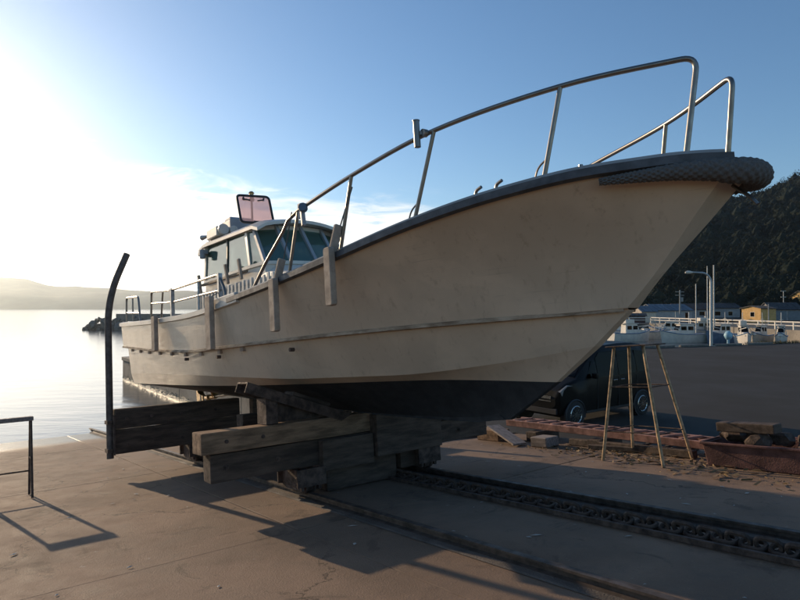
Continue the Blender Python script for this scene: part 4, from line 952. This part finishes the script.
pole('utility_pole', 768.5, 304, 80, .09, CP, 'short concrete pole in front of the ochre shed', 'utility pole')
an = pole('aerial_mast', 783.5, 291, 105, .06, GALV, 'slim aerial mast with short bars above the dark garage roof', 'aerial')
for z in (291, 297, 303): p = pw(783.5, z, 105); an.part('aerial_bar', MB().bar(p+[-.45,0,0], p+[.45,0,0], .07, .08), GALV)
pole('harbour_post', 745, 309, 100, .06, GALV, 'thin dark post left of the ochre shed', 'post')

def house(name, label, cx_, cy_, w_, dp, hw, hr, rot, wallm, roofm, wins=(), doors=(), gable_m=None, group=None):
    th = Thing(name, label, 'building', (cx_, cy_, 1.25), rot=rot); th.org = np.zeros(3)
    th.part('wall', MB().prism([(-dp/2, 0), (dp/2, 0), (dp/2, hw), (0, hw+hr), (-dp/2, hw)], -w_/2, w_/2, lambda p, t_: (t_, p[0], p[1])), wallm)
    sl = math.hypot(dp/2, hr); ov = .25
    for sgn in (-1, 1):
        e = np.array((0, sgn*(dp/2+ov), hw-ov*hr/(dp/2))); r_ = np.array((0, 0, hw+hr)); n_ = unit(np.array((0, sgn*hr, dp/2)))*.06
        rf = th.part('roof', MB().hexa([e+[-w_/2-ov,0,0]+n_*.2, e+[w_/2+ov,0,0]+n_*.2, r_+[w_/2+ov,0,0]+n_*.2, r_+[-w_/2-ov,0,0]+n_*.2, e+[-w_/2-ov,0,0]+n_*2, e+[w_/2+ov,0,0]+n_*2, r_+[w_/2+ov,0,0]+n_*2, r_+[-w_/2-ov,0,0]+n_*2]), roofm)
        for k in range(int(w_/.9)): x = -w_/2+.45+k*.9; th.part('roof_seam', MB().bar(e+[x,0,0]+n_*2.2, r_+[x,0,0]+n_*2.2, .05, .05), roofm, parent=rf)
    for face, x, z, ww, hh_ in wins:
        if face == 'f': a, b_ = (x-ww/2, -dp/2-.03, z), (x+ww/2, -dp/2+.03, z+hh_); fr = ((x-ww/2-.06, -dp/2-.045, z-.06), (x+ww/2+.06, -dp/2-.002, z+hh_+.06))
        else: a, b_ = (-w_/2-.03, x-ww/2, z), (-w_/2+.03, x+ww/2, z+hh_); fr = ((-w_/2-.025, x-ww/2-.06, z-.06), (-w_/2-.002, x+ww/2+.06, z+hh_+.06))
        wn = th.part('window', MB().box(a, b_) if face != 'f' else MB().box((a[0], -dp/2-.05, a[2]), (b_[0], -dp/2-.046, b_[2])), GLASSV); th.part('window_frame', MB().box(*fr), FWHITE, parent=wn)
    for face, x, ww, hh_ in doors:
        if face == 'f': th.part('shutter_door', MB().box((x-ww/2, -dp/2-.04, .02), (x+ww/2, -dp/2-.002, hh_)), SHUT)
        else: th.part('shutter_door', MB().box((-w_/2-.04, x-ww/2, .02), (-w_/2-.002, x+ww/2, hh_)), SHUT)
    return th
# warehouse with the sunlit gable, its dark annexe and neighbours
p = pw(665, 320, 104); house('warehouse', 'long grey warehouse with blue-grey roof and sunlit cream gable', p[0], 104, 7.6, 4.2, 2.0, .95, R(18), mat('pale_grey_wall', (.4, .38, .36), .85, var=.12), ROOFB, wins=(('f', 2.6, .4, .6, 1.2),), doors=())
p = pw(645.5, 320, 99.5); house('gable_shed', 'small shed with a bright cream gable left of the grey warehouse', p[0], 100.5, 3.0, 2.7, 1.85, .8, R(20), CREAM, ROOFB, wins=(), doors=())
p = pw(630, 320, 108); house('gable_shed', 'cream house corner with dark roof just right of the stem', p[0]-1.6, 110, 2.6, 3.0, 2.5, .8, R(10), CREAM, ROOFB, wins=(('g', 0, 1.2, .8, .7),))
p = pw(637, 326, 93); house('lean_shed', 'low dark red shed in front of the sunlit gable', p[0], 97, 5.2, 1.8, 1.15, .3, R(-14), mat('dark_red_wall', (.09, .045, .04), .85), ROOFD)
p = pw(766, 320, 96); house('ochre_shed', 'small ochre shed with one window behind the white railing', p[0], 98, 3.0, 3.8, 2.3, .35, R(15), OCHRE, ROOFD, wins=(('g', -.25, 1.0, .75, .7),))
p = pw(784, 320, 102); house('garage', 'dark roofed garage with grey shutter doors right of the ochre shed', p[0]+.6, 104, 4.8, 4.4, 2.15, 1.1, R(-5), GREYW, ROOFD, doors=(('f', -1.1, 1.9, 1.9), ('f', 1.1, 1.9, 1.9)))
p = pw(812, 300, 118); house('gable_house', 'taller ochre gable house cut by the right edge', p[0], 118, 6, 5.6, 4.2, 1.5, R(12), OCHRE, ROOFD, wins=(('g', .5, 2.2, 1., 1.),))
p = pw(700, 320, 118); house('low_house', 'dim low house with brown roof behind the masts', p[0], 122, 7, 5, 2.1, 1.1, R(-8), GREYW, mat('brown_roof', (.07, .045, .035), .8), wins=(('f', -1.5, .9, 1.2, .8), ('f', 1.5, .9, 1.2, .8)))
p = pw(728, 320, 118); house('low_house', 'dim low house with dark roof left of the ochre shed', p[0], 122, 6.5, 5, 2.4, .9, R(-4), GREYW, ROOFD, wins=(('f', -1.2, .9, 1.4, .8), ('f', 1.4, .9, .8, .8)))

# ---- moored boats
def moored(name, label, px, d, Lb, rot, hm, cabin=1, bridge=False, trim=FBLUE, zc=0.):
    Lb *= .84; d *= 1.06; p = pw(px, 330, d); th = Thing(name, label, 'boat', (p[0], d, 0), rot=R(rot), group='boats moored in the harbour'); th.org = np.zeros(3)
    B_ = Lb*.145; rows = []
    for z, k, ex in ((-.3, .62, -.05), (.1, .85, 0), (.55, .97, .03), (.85, 1.0, .06)):
        r_ = []
        for q in np.linspace(-1, 1, 13):
            x = Lb/2*q; bw = B_*k*(1-max(0, (q-.1)/.9)**2.2)*(1-.12*max(0, -q)); sheer = .38*max(0, q)**2+.06*q*q
            r_.append((x*(1+ex*max(0, q)), -bw, z+(sheer if z > 0 else 0)))
        r2 = [(a, -b_, c_) for a, b_, c_ in r_[::-1]]; rows.append(r_+r2)
    m_ = MB().grid(rows); nn_ = len(rows[0]); m_.grid([[r[0] for r in rows], [r[-1] for r in rows]])
    m_.add(rows[-1], [(i, i+1, nn_-2-i, nn_-1-i) for i in range(12)])
    th.part('hull', m_, hm, smooth=35)
    th.part('rub_rail', MB().tube([np.array(q)+[0,0,.02] for q in rows[-1]], .05, 5), trim)
    if cabin:
        cx0, cx1 = -Lb*.18, Lb*.12; cb = B_*.62; z0, z1 = .85, .85+1.05
        th.part('cabin', MB().hexa([(cx0, -cb, z0), (cx1+.5, -cb, z0), (cx1+.5, cb, z0), (cx0, cb, z0), (cx0+.05, -cb*.9, z1), (cx1, -cb*.85, z1), (cx1, cb*.85, z1), (cx0+.05, cb*.9, z1)]), FWHITE, bevel=.05)
        th.part('foredeck_trunk', MB().hexa([(cx1+.3, -cb*.9, z0), (cx1+1.5, -cb*.6, z0+.1), (cx1+1.5, cb*.6, z0+.1), (cx1+.3, cb*.9, z0), (cx1+.3, -cb*.8, z0+.45), (cx1+1.3, -cb*.5, z0+.35), (cx1+1.3, cb*.5, z0+.35), (cx1+.3, cb*.8, z0+.45)]), FWHITE, bevel=.04)
        for sgn in (-1, 1):
            for q in range(2):
                xa = cx0+.2+q*(cx1-cx0)*.5; xb = xa+(cx1-cx0)*.38; th.part('side_window', MB().hexa([(xa, sgn*cb*.965, z0+.45), (xb, sgn*cb*.955, z0+.45), (xb, sgn*cb*.9, z0+.45), (xa, sgn*cb*.9, z0+.45), (xa, sgn*cb*.945, z0+.85), (xb, sgn*cb*.925, z0+.85), (xb, sgn*cb*.8, z0+.85), (xa, sgn*cb*.8, z0+.85)]), GLASSV)
        th.part('windscreen', MB().hexa([(cx1+.34, -cb*.8, z0+.42), (cx1+.34, cb*.8, z0+.42), (cx1+.1, cb*.75, z0+.92), (cx1+.1, -cb*.75, z0+.92), (cx1+.2, -cb*.8, z0+.42), (cx1+.2, cb*.8, z0+.42), (cx1-.05, cb*.75, z0+.92), (cx1-.05, -cb*.75, z0+.92)]), GLASSV)
        th.part('roof', MB().box((cx0-.2, -cb*1.02, z1), (cx1+.15, cb*1.02, z1+.07)), FWHITE, bevel=.02)
        if bridge:
            th.part('flybridge', MB().box((cx0+.1, -cb*.75, z1+.07), (cx1-.3, cb*.75, z1+.5)), FWHITE, bevel=.04)
        th.part('mast', MB().tube([(cx0+.4, 0, z1), (cx0+.4, 0, z1+1.3)], .035, 6).bar((cx0+.4, -.16, z1+.6), (cx0+.4, .16, z1+.6), .1, .05), FWHITE)
    else:
        th.part('engine_box', MB().box((-Lb*.3, -.3, .8), (-Lb*.12, .3, 1.25)), FWHITE, bevel=.03)
    pr_ = [(Lb*.2, -B_*.85, .92), (Lb*.2, -B_*.85, 1.5), (Lb*.5, -.1, 1.75), (Lb*.5, .1, 1.75), (Lb*.2, B_*.85, 1.5), (Lb*.2, B_*.85, .92)]
    th.part('bow_rail', MB().tube(fillet(pr_, .15, 3), .03, 5), FWHITE)
    return th
CRM = mat('cream_hull', (.58, .47, .35), .5); BLH = mat('blue_hull', (.1, .18, .27), .5)
moored('moored_boat', 'white cabin boat with flybridge moored beside the stem of the hauled-out boat', 630, 62, 6.2, 20, FWHITE, 1, True)
moored('moored_boat', 'white boat half hidden by the stem, left of the flybridge boat', 617, 70, 6, 200, FWHITE, 1)
moored('moored_boat', 'small tan open boat between two white cabin boats', 651, 66, 4.4, 10, CRM, 0)
moored('moored_boat', 'long white cabin boat lying across in front of the low wall', 684, 60, 6.4, 190, FWHITE, 1, False)
moored('moored_boat', 'cream cabin boat behind the long white boat', 671, 72, 6.0, 150, CRM, 1, False)
moored('moored_boat', 'white flybridge boat behind the street lamp', 701, 72, 6.6, 190, FWHITE, 1, True)
moored('moored_boat', 'blue hulled boat right of the street lamp', 722, 60, 5.6, 205, BLH, 1)
moored('moored_boat', 'white wheelhouse boat below the white railing, left of the ochre shed', 743, 56, 5.0, 250, FWHITE, 1, True)
moored('moored_boat', 'small cream boat below the ochre shed', 761, 57, 4.2, 215, CRM, 1)
moored('moored_boat', 'white boat moored nearest the pier corner at the right', 781, 55, 4.2, 235, FWHITE, 1)
moored('moored_boat', 'small open white boat behind the blue hulled boat', 731, 70, 4.4, 180, FWHITE, 0)
# blue tarpaulin bundle
c_ = pw(728, 330, 56.5); v = IV*(1+np.random.uniform(-.1, .1, (len(IV), 1)))*[.36, .36, .42]+[c_[0], 56.5, 1.05]
single('float_buoy', MB().add(v, IF).tube([(c_[0], 56.5, -.2), (c_[0], 56.5, .8)], .12, 8), mat('pale_blue_float', (.3, .5, .58), .6), (c_[0], 56.5, 0), 'round pale blue float among the moored boats', 'float', smooth=50)

# ---- breakwater at the left
bw = Thing('rock_breakwater', 'dark rock breakwater on the water behind the stern rails', 'breakwater', (-48, 100, 0))
rocks = []
for vi in range(6):
    k = 1+np.random.uniform(-.24, .24, (len(IV), 1)); mm = MB().add(np.sign(IV)*np.abs(IV)**.8*k*[1, .8, .7], IF).mesh('rock'); mm.materials.append(ROCKM); rocks.append(mm)
for k in range(150):
    q = k/149; px = 83+150*q**1.15; d_ = 99+random.uniform(-1.5, 3); hmax = 1.9*min(1, (q*7)**.75+.1); x = (px-400)/600*d_
    z = random.uniform(-.1, hmax); s_ = random.uniform(.4, .8)*(.55 if q < .06 else 1)
    o = bpy.data.objects.new('rock', random.choice(rocks)); COL.objects.link(o); o.parent = bw.o; o.location = (x+48, d_-100+z*.5, z-s_*.35); o.rotation_euler = (random.random()*6, random.random()*6, random.random()*6); o.scale = (s_, s_, s_)
cap = MB(); bw.part('core', MB().hexa([((px-400)/600*101., 101.+dy, z) for z in (-1, 1) for px, dy in ((96, 0), (236, 0), (236, 5), (96, 5))]), ROCKM)
bw.part('parapet', MB().bar(((112-400)/600*101., 103, 2.0), ((236-400)/600*101., 103, 2.0), 1.2, 1.3), QUAY, bevel=.04)

# ---- weeds along the far edge of the lot
wd_ = MB()
for a, c_ in zip(far[1:-1], far[2:]):
    for k in range(260):
        p = lerp(a, c_, random.random())+[random.uniform(-.3, .1), random.uniform(-.3, .1), 0]
        if vnoise(p[0], p[1], 3.1) < .5: continue
        for q in range(5):
            e = np.array([random.gauss(0, .12), random.gauss(0, .12), random.uniform(.08, .3)]); wv = np.array([random.uniform(-.03, .03), random.uniform(-.03, .03), 0])+.012
            wd_.add([p-wv, p+wv, p+e], [(0, 1, 2)])
single('edge_weeds', wd_, mat('weed', (.1, .09, .04), .9, var=.4), (20, 40, LOT), 'dry weeds growing along the far edge of the lot', 'weeds', kind='stuff', fixn=False)

# ---- air over the bay
hz_ = bpy.data.materials.new('bay_haze'); hz_.use_nodes = True; t = hz_.node_tree; t.nodes.remove(t.nodes['Principled BSDF'])
pv = nd(t, 'ShaderNodeVolumePrincipled'); pv.inputs['Density'].default_value = .00017; pv.inputs['Anisotropy'].default_value = .72; pv.inputs['Color'].default_value = (.78, .9, 1., 1)
t.links.new(pv.outputs[0], t.nodes['Material Output'].inputs['Volume'])
single('haze', MB().box((-3200, -300, -4), (3200, 3200, 135)), hz_, (0, 0, -4), kind='stuff')
